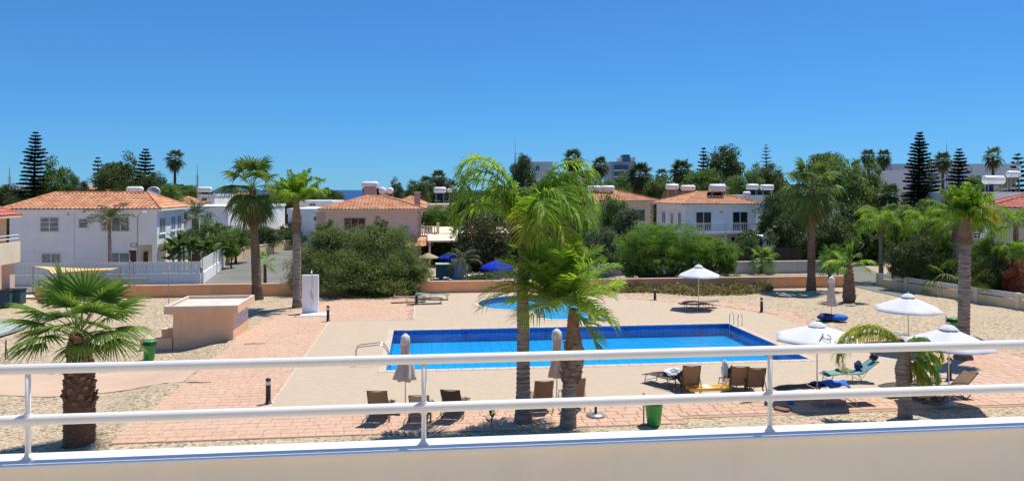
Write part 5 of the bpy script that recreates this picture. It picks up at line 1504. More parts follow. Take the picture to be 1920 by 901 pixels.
cover('dark low leaves put in as the thin palm shade by the wall', [sp(818, 545), sp(905, 542), sp(925, 547), sp(850, 549)], 2500, 'dry_shrub', .35, 7)  # leaf patch added where the palm only throws its shade
# small plant in the near planting bed
p = gp(921, 802)
t = thing('bed_plant', 'small upright broad leaved plant in the near gravel bed', 'plant', (p.x, p.y, 0))
MB().tube([(0, 0, -.05), (.02, 0, .3), (0, 0, .5)], [.025, .02, .012], 6).build('stem', M['stem_green'], t, True)
bl2 = [big_leaf(.32, R(e), .5, .05) for e in (70, 40, 55)]
for k in range(11):
    o = put('leaf', bl2[k % 3], t, (0, 0, .08+.042*k)); o.rotation_euler = (0, 0, k*2.4)
# ------------------------------------------------------------------ walls and fences
bw = thing('boundary_wall', 'long low terracotta coloured boundary wall beyond the pools', 'wall', S(0, 55.8, 0), TH)
MB().box((-26, -.1, 0), (32.4, .1, .80)).build('wall', M['terracotta_wall'], bw)
for i in range(46):
    x = -26 + i*1.27
    g = MB(); g.bbox((x+.006, -.14, .801), (x+1.264, .14, .87), .015); g.build('coping_stone', M['kiosk_wall'], bw)
gw = thing('road_wall', 'grey rendered low wall across the road behind the palms', 'wall', S(0, 65.6, 0), TH)
MB().box((6, -.12, 0), (37, .12, 1.02)).build('wall', M['grey_wall'], gw)
for i in range(25):
    x = 6 + i*1.24
    g = MB(); g.bbox((x+.005, -.16, 1.021), (x+1.235, .16, 1.10), .015); g.build('coping_stone', M['pale_concrete'], gw)
def slat_fence(label, s0, s1, t, z0, z1, n, m, posts=4):
    f = thing('timber_fence', label, 'fence', S(s0, t, 0), TH, 'dark slat fences')
    h = (z1-z0)/n; me = None
    g = MB(); g.bbox((0, -.02, 0), (s1-s0, .02, h*.82), .005); me = g.mesh('slat', M[m])
    for i in range(n): put('slat', me, f, (0, 0, z0 + i*h))
    for k in range(posts+1):
        x = (s1-s0)*k/posts
        MB().box((x-.05, .021, 0), (x+.05, .12, z1+.05)).build('post', M[m], f)
slat_fence('dark timber slat fence behind the grey road wall', 24.5, 34, 66.2, 1.0, 2.2, 8, 'timber')
slat_fence('dark timber fence behind the yellow bush', 2.5, 14, 67.0, .9, 2.0, 8, 'timber')
slat_fence('dark timber fence panel behind the low spiky fan palm', 36.6, 40.5, 56.6, 1.2, 2.5, 8, 'timber', 2)
# picket fence before the white villa
pf = thing('picket_fence', 'white picket fence on a low wall before the white villa', 'fence', S(-31.5, 63.4, 0), TH)
MB().box((0, -.1, 0), (14.2, .1, .86)).build('wall', M['white_wall'], pf)
g = MB(); g.box((0, .03, 1.0), (14.2, .07, 1.07)); g.box((0, .03, 1.55), (14.2, .07, 1.62)); g.build('fence_rail', M['white_paint'], pf)
g = MB(); g.bbox((-.15, 0, .88), (.15, .028, 1.78), .006); pm = g.mesh('picket', M['white_paint'])
for i in range(42): put('picket', pm, pf, (.2 + i*.336, 0, 0))
rf_ = thing('white_board_fence', 'white board fence turning along the side road in full sun', 'fence', S(-17.2, 63.5, 0), TH+PI/2+R(7))
MB().box((0, -.08, 0), (12.5, .08, .9)).build('wall', M['white_wall'], rf_)
g = MB(); g.box((0, .03, 1.05), (12.5, .07, 1.12)); g.box((0, .03, 1.7), (12.5, .07, 1.77)); g.build('fence_rail', M['white_paint'], rf_)
g = MB(); g.bbox((-.16, -.02, .905), (.16, .028, 2.0), .006); pm2 = g.mesh('board', M['white_paint'])
for i in range(36): put('board', pm2, rf_, (.2 + i*.345, 0, 0))
# yellow garden walls along the side road
for i, (s, t, L, lab) in enumerate(((-19.2, 77.5, 3.4, 'first short yellow garden wall after the white board fence'), (-19.6, 82.0, 3.2, 'second yellow garden wall along the side road'),
                                   (-19.2, 86.5, 6.5, 'long yellow garden wall behind the tall left palm trunk'), (-17.6, 95.5, 6.0, 'farthest yellow garden wall at the road end'))):
    w_ = thing('garden_wall', lab, 'wall', S(s, t, 0), TH + R((95, 80, 72, 66)[i]), 'yellow garden walls')
    MB().box((0, -.12, 0), (L, .12, 1.15)).build('wall', M['yellow_wall'], w_)
    g = MB(); g.bbox((-.04, -.16, 1.151), (L+.04, .16, 1.22), .015); g.build('coping', M['cream_wall'], w_)
    MB().box((-.3, -.2, 0), (-.05, .2, 1.35)).build('pillar', M['yellow_wall'], w_)
# low wall with white slats, right
A, B = Vector((34.9, 56.0, 0)), Vector((37.9, 36.5, 0)); d = B-A; L = d.length; az = math.atan2(d.y, d.x)
rw = thing('slat_topped_wall', 'cream low wall topped with white horizontal slats on the right', 'wall', S(34.9, 56.0, 0), TH+az)
MB().box((0, -.12, 0), (L, .12, .62)).build('wall', M['yellow_wall'], rw)
for k in range(7):
    x = L*k/6.5
    MB().box((x-.15+.15*(k == 0), -.15, .0), (x+.15, .15, 1.02)).build('pillar', M['cream_wall'], rw)
    for j in range(3):
        if k < 7:
            g = MB(); g.bbox((x+.17, -.02, .68+j*.12), (min(x+L/6.5-.17, L), .02, .77+j*.12), .006); g.build('slat', M['white_paint'], rw)
# kiosk / pump room
ks, kt = -9.27, 39.6
kw, kd = 2.85, 3.3
kz = -.42
ki = thing('pump_house', 'low peach coloured pump house with flat overhanging concrete roof', 'pump house', S(ks-kw, kt, 0), TH)
MB().box((0, 0, -.5), (kw, kd, 1.36)).build('wall', M['kiosk_wall'], ki)
g = MB()
g.box((-.32, -.34, 1.36), (kw+.3, -.20, 1.72)); g.box((-.32, kd+.06, 1.36), (kw+.3, kd+.2, 1.72)); g.box((-.32, -.199, 1.361), (-.18, kd+.059, 1.719)); g.box((kw+.16, -.199, 1.361), (kw+.3, kd+.059, 1.719))
g.build('roof_upstand', M['kiosk_wall'], ki)
MB().box((-.179, -.199, 1.365), (kw+.159, kd+.059, 1.60)).build('roof_slab', M['pale_concrete'], ki)
g = MB(); g.box((-.33, -.35, 1.722), (kw+.31, -.19, 1.745)); g.box((-.33, kd+.05, 1.722), (kw+.31, kd+.21, 1.745)); g.box((-.33, -.189, 1.7221), (-.17, kd+.049, 1.7451)); g.box((kw+.15, -.189, 1.7221), (kw+.31, kd+.049, 1.7451)); g.build('roof_edge', M['pale_concrete'], ki)
g = MB(); g.box((kw+.001, .55, .55), (kw+.02, 3.0, 1.25)); sgn = g.build('notice_board', M['sign_pale'], ki)
g = MB()
for r_ in range(4):
    for c_ in range(3):
        if (r_+c_) % 3 != 2: g.box((kw+.0201, .7+c_*.75, .66+r_*.14), (kw+.024, .7+c_*.75+random.uniform(.35, .6), .72+r_*.14))
g.build('notice_print', M['grey_metal'], sgn)
for (x, y, w_, h_, lab) in ((-1.55, -.05, 1.5, .55, 'nearer low peach block wall beside the green bin'), (-1.05, 1.6, 1.0, .72, 'farther low peach block wall by the pump house')):
    b_ = thing('block_wall', lab, 'wall', S(ks-kw+x, kt+y, gz(ks-kw+x+.5, kt+y)-.02), TH, 'low block walls by the pump house')
    MB().box((0, 0, -.2), (w_, .25, h_)).build('wall', M['kiosk_wall'], b_)
    g = MB(); g.bbox((-.02, -.03, h_+.001), (w_+.001, .28, h_+.05), .01); g.build('coping', M['kiosk_wall'], b_)
# shower
p = gp(583, 588); 
sh = thing('pool_shower', 'white outdoor shower wall with curved shower head', 'shower', (p.x, p.y, 0), TH)
g = MB(); g.box((-.50, -.14, 0), (.45, .14, 2.33)); g.build('wall', M['white_wall'], sh)
g = MB(); g.bbox((-.5, -1.25, 0), (1.15, -.141, .10), .02); g.build('tray', M['white_wall'], sh)
g = MB(); g.tube([(.1, -.16, .9), (.1, -.16, 2.35), (.1, -.2, 2.55), (.1, -.42, 2.68), (.1, -.62, 2.58)], .02, 8); g.build('shower_pipe', M['steel'], sh, True)
g = MB(); g.lathe([(.02, .06), (.09, .0), (.085, -.02)], 12, (.1, -.63, 2.52)); g.build('shower_head', M['steel'], sh, True)
g = MB(); g.tube([(.1, -.16, 1.5), (.0, -.2, 1.2), (.16, -.2, .8), (.05, -.2, .5)], .012, 6); g.build('hose', M['grey_metal'], sh)
g = MB(); g.tube([(.1, -.155, 1.05), (.1, -.24, 1.05)], .035, 8); g.build('tap', M['steel'], sh)
# bollards
def bollard(label, px, base, proto=[None]):
    p = gp(px, base, .035)
    if proto[0] is None:
        t = thing('bollard_light', label, 'bollard light', (p.x, p.y, .036), TH, 'black bollard lights round the terrace')
        g = MB(); g.lathe([(.13, 0), (.13, .015), (.085, .02), (.083, .60), (.09, .605), (.09, .63)], 18); g.build('post', M['black_metal'], t, True)
        g = MB(); g.lathe([(.066, .63), (.066, .80)], 16); g.build('lamp_glass', M['lamp_glass'], t, True)
        for k in range(4):
            a = k*PI/2 + .4
            g = MB(); g.tube([(.078*math.cos(a), .078*math.sin(a), .62), (.078*math.cos(a), .078*math.sin(a), .81)], .005, 6); g.build('guard_rod', M['black_metal'], t)
        g = MB(); g.lathe([(.092, .80), (.095, .82), (.088, .85), (.05, .885), (.01, .895)], 18); g.build('cap', M['black_metal'], t, True)
        proto[0] = t; return t
    return dup(proto[0], (p.x, p.y, .036), TH, label)
M['lamp_glass'] = mat('lamp_glass', (.80, .78, .74), .15, .05, 8, spec=.8)
bollard('nearest black bollard light on the pink paving, lower left', 503, 756)
bollard('black bollard light beside the white shower wall', 615, 602)
bollard('black bollard light by the flat loungers near the acacia bush', 781, 571)
bollard('black bollard light before the feathery tree', 1228, 562)
bollard('black bollard light right of the pool ladder hoops', 1428, 585)
bollard('black bollard light behind the single lounger, lower right', 1780, 712)
# litter bins
def bin_(label, px, base, hgt, rz=0.0, z=None):
    p = gp(px, base, 0 if z is None else z); zz = gzw(p)
    t = thing('litter_bin', label, 'bin', (p.x, p.y, zz), rz, 'green litter bins')
    k = hgt/.9
    g = MB(); g.tube([(0, 0, .05*k), (0, 0, .74*k)], [.22*k, .29*k], 4); 
    g = MB(); g.lathe([(.18*k, .03*k), (.20*k, .05*k), (.265*k, .70*k), (.27*k, .72*k)], 20, wob=lambda i, a: 1 + .05*abs(math.cos(2*PI*a/20*2))); g.build('body', M['bin_green'], t, True)
    g = MB(); g.lathe([(.275*k, .69*k), (.31*k, .70*k), (.31*k, .76*k), (.285*k, .77*k), (.285*k, .83*k)], 20); g.build('rim', M['bin_dark'], t, True)
    g = MB(); g.lathe([(.29*k, .835*k), (.30*k, .86*k), (.25*k, .90*k), (.12*k, .905*k)], 20); g.build('lid', M['bin_green'], t, True)
    g = MB(); g.box((-.16*k, -.315*k, .755*k), (.16*k, -.27*k, .83*k)); g.build('opening', M['black_metal'], t)
    g = MB(); g.tube([(-.30*k, .12, 0), (-.30*k, .12, 1.0*k)], .025, 8); g.build('post', M['grey_metal'], t)
    g = MB(); g.lathe([(.1*k, 0), (.12*k, .03*k)], 12); g.build('foot', M['bin_dark'], t)
bin_('green litter bin in the gravel beside the low block walls', 280, 674, .92, z=-.4)
bin_('green litter bin on the near edge of the paving at lower centre', 1226, 797, .90)
bin_('green litter bin half hidden behind the grey ringed trunk', 1787, 628, .88)
# pool ladders
def rails(label, loc, rz, spec, group='pool ladders'):
    t = thing('pool_ladder', label, 'pool ladder', loc, rz, group)
    for y in (-.25, .25):
        g = MB(); g.tube([(x, y, z) for x, z in spec], .022, 10); g.build('handrail', M['steel'], t, True)
    for (x, z) in ((spec[-1][0], -.35), (spec[-1][0], -.6)):
        g = MB(); g.bbox((x-.05, -.228, z), (x+.05, .228, z+.03), .006); g.build('step', M['steel'], t)
    return t
def arc(cx, cz, r, a0, a1, n=8): return [(cx + r*math.cos(R(a0+(a1-a0)*i/n)), cz + r*math.sin(R(a0+(a1-a0)*i/n))) for i in range(n+1)]
rails('bent steel handrails descending into the left end of the pool', S(P0-.05, Q0+1.25, 0), TH, [(-1.25, .035), (-1.25, .65), (-1.2, .76), (-1.1, .82), (-.25, .90), (-.1, .85), (.05, .65), (.18, .2), (.2, -.7)])
rails('steel ladder hoops at the far right corner of the pool', S(P1+.12, Q1-.75, 0), TH + PI + R(38), [(-.28, .04)] + arc(-.06, .50, .22, 180, 0) + [(.16, .2), (.16, -.55)])

# ---- parasols
def parasol(label, px, base_py, r=1.4, rim=2.1, rise=.68, m='canvas_white', z=.04, n=6, tilt=0.0, vent=True, base=True, Y=None, emblem=None, pos=None, group='open white parasols', rot=.2, base_dx=0.0):
    p = pos or gp(px, base_py, z)
    t = thing('parasol', label, 'parasol', (p.x, p.y, z if pos is None else p.z), rot, group)
    top = rim + rise
    g = MB(); vs = []; fs = []; K = 7; J = 4
    for i in range(K+1):
        u = i/K
        for k in range(n*J):
            a = 2*PI*k/(n*J); q = (k % J)/J
            chord = math.cos(PI/n)/math.cos(((a % (2*PI/n)) - PI/n))
            sag = .05*math.sin(PI*q)*u**1.5
            rr_ = r*u*chord if i else .04
            vs.append((rr_*math.cos(a), rr_*math.sin(a), top - rise*(u*u if m == 'canvas_blue' else u) - sag*r*.5))
    m_ = n*J
    for i in range(K):
        for k in range(m_):
            a, b = i*m_+k, i*m_+(k+1) % m_
            fs.append((a, a+m_, b+m_, b))
    k0 = len(vs)                                   # short valance and an inner skin
    for k in range(m_):
        x, y, zz = vs[K*m_+k]; vs.append((x*1.005, y*1.005, zz-.055))
    for k in range(m_): fs.append((K*m_+k, k0+k, k0+(k+1) % m_, K*m_+(k+1) % m_))
    g.add(vs, fs); o = g.build('canopy', M[m], t, True)
    if vent:
        g = MB(); q = .27*r/1.4
        g.lathe([(.02, top+.075), (q*.5, top+.045), (q*.98, top-.075), (q*1.0, top-.085)], 36, wob=lambda i, k: 1 + (.0 if i < 2 else .07*abs(math.cos(k*PI/36*n)))); o_ = g.build('vent_cap', M[m], t, True)
        g = MB(); g.lathe([(.03, top+.08), (.03, top+.12), (.012, top+.15)], 8); g.build('finial', M['pane_frame'], t)
    for k in range(n):
        a = 2*PI*k/n
        g = MB(); g.tube([(.04*math.cos(a), .04*math.sin(a), top-.06), (r*.5*math.cos(a), r*.5*math.sin(a), top-rise*.5-.03), (r*.98*math.cos(a), r*.98*math.sin(a), rim-.015)], .009, 5); g.build('rib', M['grey_metal'], t)
    g = MB(); g.tube([(0, 0, 0), (0, 0, top)], .022, 10); g.build('pole', M['white_paint' if m != 'straw' else 'timber'], t, True)
    if base:
        g = MB(); g.lathe([(.26, 0), (.27, .03), (.24, .07), (.05, .085), (.035, .25)], 20); g.build('base', M['concrete'], t, True)
    if emblem is not None:
        a0 = emblem; g = MB(); pts = []
        for i in range(13):
            th = R(-40 + 290*i/12); uu = .62 + .13*math.sin(th)
            aa = a0 + .13*math.cos(th); pts.append((r*uu*math.cos(aa), r*uu*math.sin(aa), top - rise*uu + .03))
        pts.append((r*.80*math.cos(a0-.25), r*.80*math.sin(a0-.25), top - rise*.80 + .03))
        g.tube(pts, .016, 5); g.build('emblem', M['dark_emblem'], t)
    return t
parasol('open white parasol far behind the pool before the feathery tree', 1310, 578, 1.40, 2.06, .60)
parasol('open white parasol on the gravel side beyond the leaning palm', 1699, 660, 1.55, 1.92, .64, z=.04, pos=Vector((at(1703, 600, 35.4).x, 35.4, .04)))
parasol('open white parasol shading the teal lounger and blue towel', 1532, 746, 1.56, 2.14, .50, emblem=R(255))
parasol('open white parasol nearest the right side above the single lounger', 1779, 757, 1.50, 2.06, .60, emblem=R(322))
def closed(label, px, base_py, hgt=2.55, z0=.95, m='canvas_dusty', base=True, flare=.24):
    p = gp(px, base_py, .04)
    t = thing('closed_parasol', label, 'closed parasol', (p.x, p.y, .04), random.uniform(0, 1), 'folded parasols')
    n = 36; f = lambda i, k: 1 + (.30 if i > 0 else .1)*math.cos(k*2*PI/n*6 + .35*i) + .10*math.cos(k*2*PI/n*3 + i)
    prof = []
    for i in range(13):
        u = i/12; z = hgt - (hgt-z0)*u
        r = .055 + .115*min(1, u*5) - .05*math.sin(PI*min(1, max(0, (u-.12)/.5))) + flare*max(0, u-.5)**1.2
        prof.append((r, z))
    prof = prof[::-1]
    g = MB(); g.lathe(prof, n, wob=lambda i, k: f(12-i, k), caps=True); g.build('folded_canopy', M[m], t, True)
    g = MB(); g.lathe([(.13, hgt-.34), (.17, hgt-.30), (.14, hgt-.06), (.04, hgt+.03)], 18, wob=lambda i, k: 1+.14*math.cos(k*2*PI/18*6)); g.build('vent_cap', M['canvas_white'] if m == 'canvas_dusty' else M[m], t, True)
    g = MB(); g.tube([(0, 0, 0), (0, 0, hgt+.06)], .021, 8); g.build('pole', M['white_paint'], t)
    if base:
        g = MB(); g.lathe([(.26, 0), (.27, .03), (.24, .07), (.05, .085), (.035, .2)], 20); g.build('base', M['concrete'], t, True)
closed('folded parasol above the left trio of loungers', 760, 768, 2.52, 1.02, flare=.34)
closed('folded parasol beside the short bushy palm trunk', 1044, 752, 2.5, .85, flare=.14)
closed('folded parasol far right standing in blue cushions', 1559, 600, 2.45, .80, flare=.12)
def pos_at(px, py, Y): return at(px, py, Y)
for lab, px, Y, r, rim, m, rs in (('open royal blue parasol behind the boundary wall', 930, 60.0, 1.34, 1.35, 'canvas_blue', .55), ('blue parasol beside the pergola left of the thin palm', 841, 66.0, .95, 1.62, 'canvas_blue', .34),
                       ('straw coloured parasol under the pergola edge', 803, 66.5, .92, 1.62, 'straw', .40)):
    q = at(px, 520, Y); parasol(lab, 0, 0, r, rim, rs, m, 0, 8 if m != 'straw' else 12, vent=(m != 'straw'), pos=Vector((q.x, Y, 0)), group='parasols in the pink villa garden')
p = gp(1117, 781)
t = thing('umbrella_stand', 'empty dark round parasol base on the near paving', 'parasol base', (p.x, p.y, .035))
g = MB(); g.lathe([(.30, 0), (.315, .02), (.30, .06), (.07, .085)], 24); g.build('disc', M['grey_metal'], t, True)
g = MB(); g.lathe([(.045, .08), (.04, .42), (.03, .425)], 12); g.build('tube', M['black_metal'], t, True)
p = gp(1467, 769)
t = thing('drain_cover', 'rusty round cover lying on the paving right of the loungers', 'cover', (p.x, p.y, .035))
g = MB(); g.lathe([(.27, 0), (.27, .05), (.24, .075)], 24); g.build('disc', M['rust_disc'], t, True); g = MB(); g.lathe([(.275, .01), (.285, .03), (.275, .05)], 24); g.build('rim', M['black_metal'], t, True)

# ---- sun loungers
def lounger(label, loc, rz, back=60, sling='sling_brown', frame='dark_frame', arms=True, group='sun loungers round the pool', seat_z=.36, back_label=None):
    t = thing('sun_lounger', label, 'sun lounger', loc, rz, group)
    a = R(back); hx = -.15; BL = .80; W = .30
    bx, bz = hx - BL*math.cos(a), seat_z + BL*math.sin(a)
    def sling_mesh(pts, nm):
        g = MB(); n = len(pts)
        for (x, z) in pts:
            for y in (-W, -W*.5, 0, W*.5, W):
                g.v.append((x, y, z - .025*(1-(y/W)**2)))
        for i in range(n-1):
            for k in range(4):
                q = i*5+k; g.f.append((q, q+1, q+6, q+5)); g.mi.append(0)
        k0 = len(g.v)
        for v in list(g.v): g.v.append((v[0], v[1], v[2]-.008))
        for f in list(g.f): g.f.append(tuple(i+k0 for i in reversed(f))); g.mi.append(0)
        for i in range(n-1):
            for e in (0, 4):
                q = i*5+e; g.f.append((q, q+5, q+5+k0, q+k0)); g.mi.append(0)
        return g.build(nm, M[sling], t)
    sling_mesh([(hx+.02, seat_z), (.25, seat_z-.01), (.6, seat_z+.015), (.95, seat_z), (1.22, seat_z-.06)], 'seat')
    sling_mesh([(hx-.01, seat_z+.01), (hx-(BL*.5)*math.cos(a)+.03*math.sin(a), seat_z+BL*.5*math.sin(a)), (bx, bz)], 'backrest')
    for sg in (-1, 1):
        y = sg*(W+.012)
        g = MB(); g.tube([(hx, y, seat_z), (.25, y, seat_z-.005), (.6, y, seat_z+.02), (.95, y, seat_z+.005), (1.25, y, seat_z-.065)], .014, 7); g.build('side_rail', M[frame], t, True)
        g = MB(); g.tube([(hx, y, seat_z), (bx, y, bz), (bx-.01, y*.96, bz+.02)], .014, 7); g.build('back_rail', M[frame], t, True)
        yl = sg*(W+.035)
        g = MB(); g.tube([(1.0, y, seat_z), (1.08, yl, .2), (1.10, yl, .0)], .014, 7); g.build('leg', M[frame], t, True)
        g = MB(); g.tube([(.05, y, seat_z), (-.08, yl, .2), (-.12, yl, .0)], .014, 7); g.build('leg', M[frame], t, True)
        if arms:
            g = MB(); g.tube([(.45, yl, seat_z-.02), (.42, yl, seat_z+.16), (.25, yl, seat_z+.24), (-.05, yl, seat_z+.235), (-.30, yl, seat_z+.17), (-.42, yl, seat_z-.02), (-.40, yl, seat_z-.2), (-.25, yl, .03), (-.12, yl, .0)], .017, 7); g.build('armrest', M[frame], t, True)
    g = MB(); g.tube([(bx, -W-.01, bz), (bx-.012, 0, bz+.012), (bx, W+.01, bz)], .014, 7); g.build('head_bar', M[frame], t, True)
    g = MB(); g.tube([(1.25, -W-.01, seat_z-.065), (1.25, W+.01, seat_z-.065)], .014, 7); g.build('foot_bar', M[frame], t, True)
    g = MB(); g.tube([(-.10, -W-.03, .12), (-.10, W+.03, .12)], .010, 6); g.build('stretcher', M[frame], t)
    g = MB(); g.tube([(1.09, -W-.03, .12), (1.09, W+.03, .12)], .010, 6); g.build('stretcher', M[frame], t)
    if back > 12:
        g = MB()
        for sg in (-1, 1): g.tube([(hx - BL*.45*math.cos(a), sg*(W-.03), seat_z + BL*.45*math.sin(a)), (hx-.05, sg*(W-.03), seat_z-.14), (.05, sg*W, seat_z-.02)], .009, 6)
        g.build('back_strut', M[frame], t)
    return t
ZD = .038
def lg(px, py): q = gp(px, py, ZD); return (q.x, q.y, ZD)
UP = TH + PI/2                                # feet toward the pool
lounger('leftmost lounger of the near left trio, brown back', lg(712, 787), UP - .12, 62, 'sling_brown', 'bronze_frame')
lounger('middle lounger of the near left trio under the folded parasol, paler', lg(789, 788), UP - .1, 50, 'sling_pale', 'bronze_frame')
lounger('rightmost lounger of the near left trio with dark cloth on it', lg(851, 781), UP - .25, 56, 'sling_dark', 'bronze_frame')
lounger('brown lounger just right of the central palm trunk', lg(1016, 768), UP + .02, 66, 'sling_brown', 'beige_frame')
lounger('brown lounger half hidden behind the short palm trunk', lg(1076, 764), UP + .0, 68, 'sling_brown', 'beige_frame')
lounger('lounger with raised brown back beside the white towels', lg(1293, 737), UP - .16, 68)
lounger('left lounger of the adjoining brown pair at the pool edge', lg(1381, 738), UP - .10, 66)
lounger('right lounger of the adjoining brown pair at the pool edge', lg(1413, 741), UP - .16, 66)
lounger('single dark lounger with raised back under the right parasol', lg(1788, 744), TH + PI + .1, 42, 'sling_brown')
lounger('dark lounger behind the leaning palm trunk', lg(1713, 738), TH + PI + .12, 8, 'sling_dark')
lounger('dark lounger lying in the right parasol shade', lg(1738, 752), UP + .3, 10, 'sling_dark')
lounger('lounger covered by a teal towel with a bag on its head end', lg(1602, 715), TH + PI - .02, 34, 'sling_teal', 'bronze_frame', False)
lounger('dark flat lounger under the white parasol left of the teal one', lg(1515, 742), TH + PI + .15, 4, 'sling_dark', 'beige_frame', False)
lounger('flat beige framed lounger in the parasol shade, near edge', lg(1590, 757), TH + PI + .05, 4, 'sling_dark', 'beige_frame', False)
lounger('left flat lounger under the far white parasol', lg(1302, 581), TH + .05, 4, 'sling_brown', 'bronze_frame', False)
lounger('right flat lounger under the far white parasol', lg(1318, 576), TH + PI - .1, 4, 'sling_brown', 'bronze_frame', False)
lounger('nearer flat lounger beside the bollard at the acacia bush', lg(795, 569), TH + .1, 5, 'sling_dark', 'bronze_frame', False)
lounger('farther flat lounger at the acacia bush', lg(808, 561), TH - .1, 5, 'sling_teal', 'bronze_frame', False)
lounger('third folded lounger at far left of the acacia loungers', lg(765, 566), TH + .1, 5, 'sling_brown', 'bronze_frame', False)
lounger('flat teal lounger beyond the leaning palm', lg(1660, 641), TH + .1, 5, 'sling_teal', 'bronze_frame', False)
lounger('brown flat lounger shaded by the gravel side parasol', lg(1705, 652), TH + .1, 5, 'sling_dark', 'bronze_frame', False)
# cloths and bags
def heap(mb, c, r, seed, n=14, m=8, amp=.22):
    rr = random.Random(seed); ph = [rr.uniform(0, 6) for _ in range(6)]
    k0 = len(mb.v); mb.ball(c, r, n, m)
    for i in range(k0, len(mb.v)):
        x, y, z = (mb.v[i][j]-c[j] for j in range(3))
        f = 1 + amp*math.sin(4*x/r[0]+ph[0])*math.cos(3*y/r[1]+ph[1]) + amp*.6*math.sin(6*z/r[2]+ph[2]+3*x/r[0])
        mb.v[i] = (c[0]+x*f, c[1]+y*f, c[2]+z*f)
def cloth(name, label, cat, loc, size, m, rz=0.0, wave=.03, seed=0, fold=0.0, thick=.02, group=None):
    """a draped cloth: rumpled sheet, sagging over its ends"""
    rr = random.Random(seed); nx, ny = 14, 8; g = MB(); ph = [rr.uniform(0, 6) for _ in range(4)]
    top = []
    for j in range(ny+1):
        for i in range(nx+1):
            u, v = i/nx-.5, j/ny-.5
            z = wave*(math.sin(u*9+ph[0]+v*4)+.6*math.sin(v*13+ph[1])+.5*math.sin(u*17+ph[2])) - fold*(max(0, abs(v)-.33)*2)**1.2
            top.append((u*size[0] + wave*math.sin(v*7+ph[3]), v*size[1]*(1-.3*fold), z))
    k = len(top)
    g.v = top + [(x, y, z-thick) for x, y, z in top]
    for j in range(ny):
        for i in range(nx):
            a = j*(nx+1)+i; g.f.append((a, a+1, a+nx+2, a+nx+1)); g.f.append((a+k, a+nx+1+k, a+nx+2+k, a+1+k)); g.mi += [0, 0]
    rim = list(range(0, nx)) + [j*(nx+1)+nx for j in range(ny)] + [ny*(nx+1)+i for i in range(nx, 0, -1)] + [j*(nx+1) for j in range(ny, 0, -1)]
    for a, b in zip(rim, rim[1:]+rim[:1]): g.f.append((a, a+k, b+k, b)); g.mi.append(0)
    o = g.build(name, M[m], None, True, loc, rz)
    return tag(o, label, cat, group)
def lift(loc, dx, dy, dz): return (loc[0]+dx, loc[1]+dy, loc[2]+dz)
a = lg(1268, 722)
t = cloth('towel', 'pale blue and white towels heaped on the lounger foot', 'towel', lift(a, .05, .15, .52), (.95, .75), 'towel_white', -.5, .05, 3, .30)
lounger('lounger under the heaped white towels at the pool edge', lg(1262, 726), UP + .55, 40, 'sling_dark')
a = lg(1355, 720)
o_ = MB(); heap(o_, (0, 0, .0), (.16, .12, .34), 4); tag(o_.build('beach_bag', M['towel_white'], None, True, lift(a, .1, 0, .50)), 'white and dark beach bag hung at the parasol pole by the float', 'bag')
o_ = MB(); heap(o_, (0, 0, .0), (.13, .12, .26), 9); tag(o_.build('beach_bag', M['black_metal'], None, True, lift(a, .28, -.05, .44)), 'black bag leaning on the adjoining lounger pair', 'bag')
# yellow and orange airbed: a row of inflated tubes
a = lg(1333, 741)
ab = thing('airbed', 'yellow and orange inflatable airbed between the loungers', 'airbed', lift(a, -.1, .1, .12), TH + .02); ab.scale = (.78, .62, .8)
for k in range(5):
    g = MB(); g.tube([(-.95, -.32+.16*k, .17), (-.9, -.32+.16*k, .17), (.9, -.32+.16*k, .17), (.95, -.32+.16*k, .17)], [.03, .085, .085, .03], 10); g.build('air_tube', M['float_yellow' if k % 2 == 0 else 'float_orange'], ab, True)
g = MB(); g.tube([(.98, -.38, .2), (1.05, 0, .22), (.98, .38, .2)], [.07, .13, .07], 10); g.build('pillow', M['float_yellow'], ab, True)
# pole of the parasol-less stand behind the loungers
p = gp(1355, 741, ZD)
t = thing('parasol_pole', 'bare white parasol pole standing by the airbed', 'pole', (p.x, p.y, ZD), 0)
g = MB(); g.tube([(0, 0, 0), (0, 0, 1.75)], .02, 8); g.build('pole', M['white_paint'], t); g = MB(); g.lathe([(.25, 0), (.26, .03), (.05, .07), (.035, .2)], 18); g.build('base', M['concrete'], t, True)
# teal lounger dressing
a = lg(1602, 715)
cloth('towel', 'teal towel spread over the reclined lounger', 'towel', lift(a, -.50, -.06, .40), (1.3, .60), 'sling_teal', TH-.02, .012, 5, .1)
cloth('towel', 'crumpled green and dark towel on the teal lounger', 'towel', lift(a, -.38, -.05, .47), (.55, .45), 'towel_green', .2, .03, 6, .2)
o_ = MB(); heap(o_, (0, 0, 0), (.17, .13, .12), 7); tag(o_.build('bag', M['black_metal'], None, True, lift(a, .80, .08, .92)), 'small black bag on the raised head of the teal lounger', 'bag')
o_ = MB(); heap(o_, (0, 0, 0), (.17, .14, .17), 8); tag(o_.build('beach_bag', M['navy_cloth'], None, True, lift(a, .18, .1, .60)), 'dark blue round bag on the teal lounger seat', 'bag')
a = lg(1560, 741)
cloth('towel', 'bright blue printed towel draped over the lounger in front of the teal one', 'towel', lift(a, .05, 0, .50), (.95, .75), 'blue_cloth', TH, .04, 7, .40)
cloth('towel', 'navy end of a towel beside the bright blue one', 'towel', lift(a, -.55, .02, .46), (.40, .6), 'navy_cloth', TH, .03, 8, .35)
p = gp(1483, 757, ZD)
t = thing('water_bottle', 'large clear blue water bottle in the parasol shade', 'bottle', (p.x, p.y, ZD))
g = MB(); g.lathe([(.085, 0), (.09, .02), (.09, .20), (.08, .22), (.09, .24), (.085, .33), (.03, .40), (.03, .43)], 14); g.build('body', M['bottle_blue'] if 'bottle_blue' in M else M['blue_cloth'], t, True); g = MB(); g.lathe([(.035, .43), (.035, .46)], 10); g.build('cap', M['white_paint'], t)
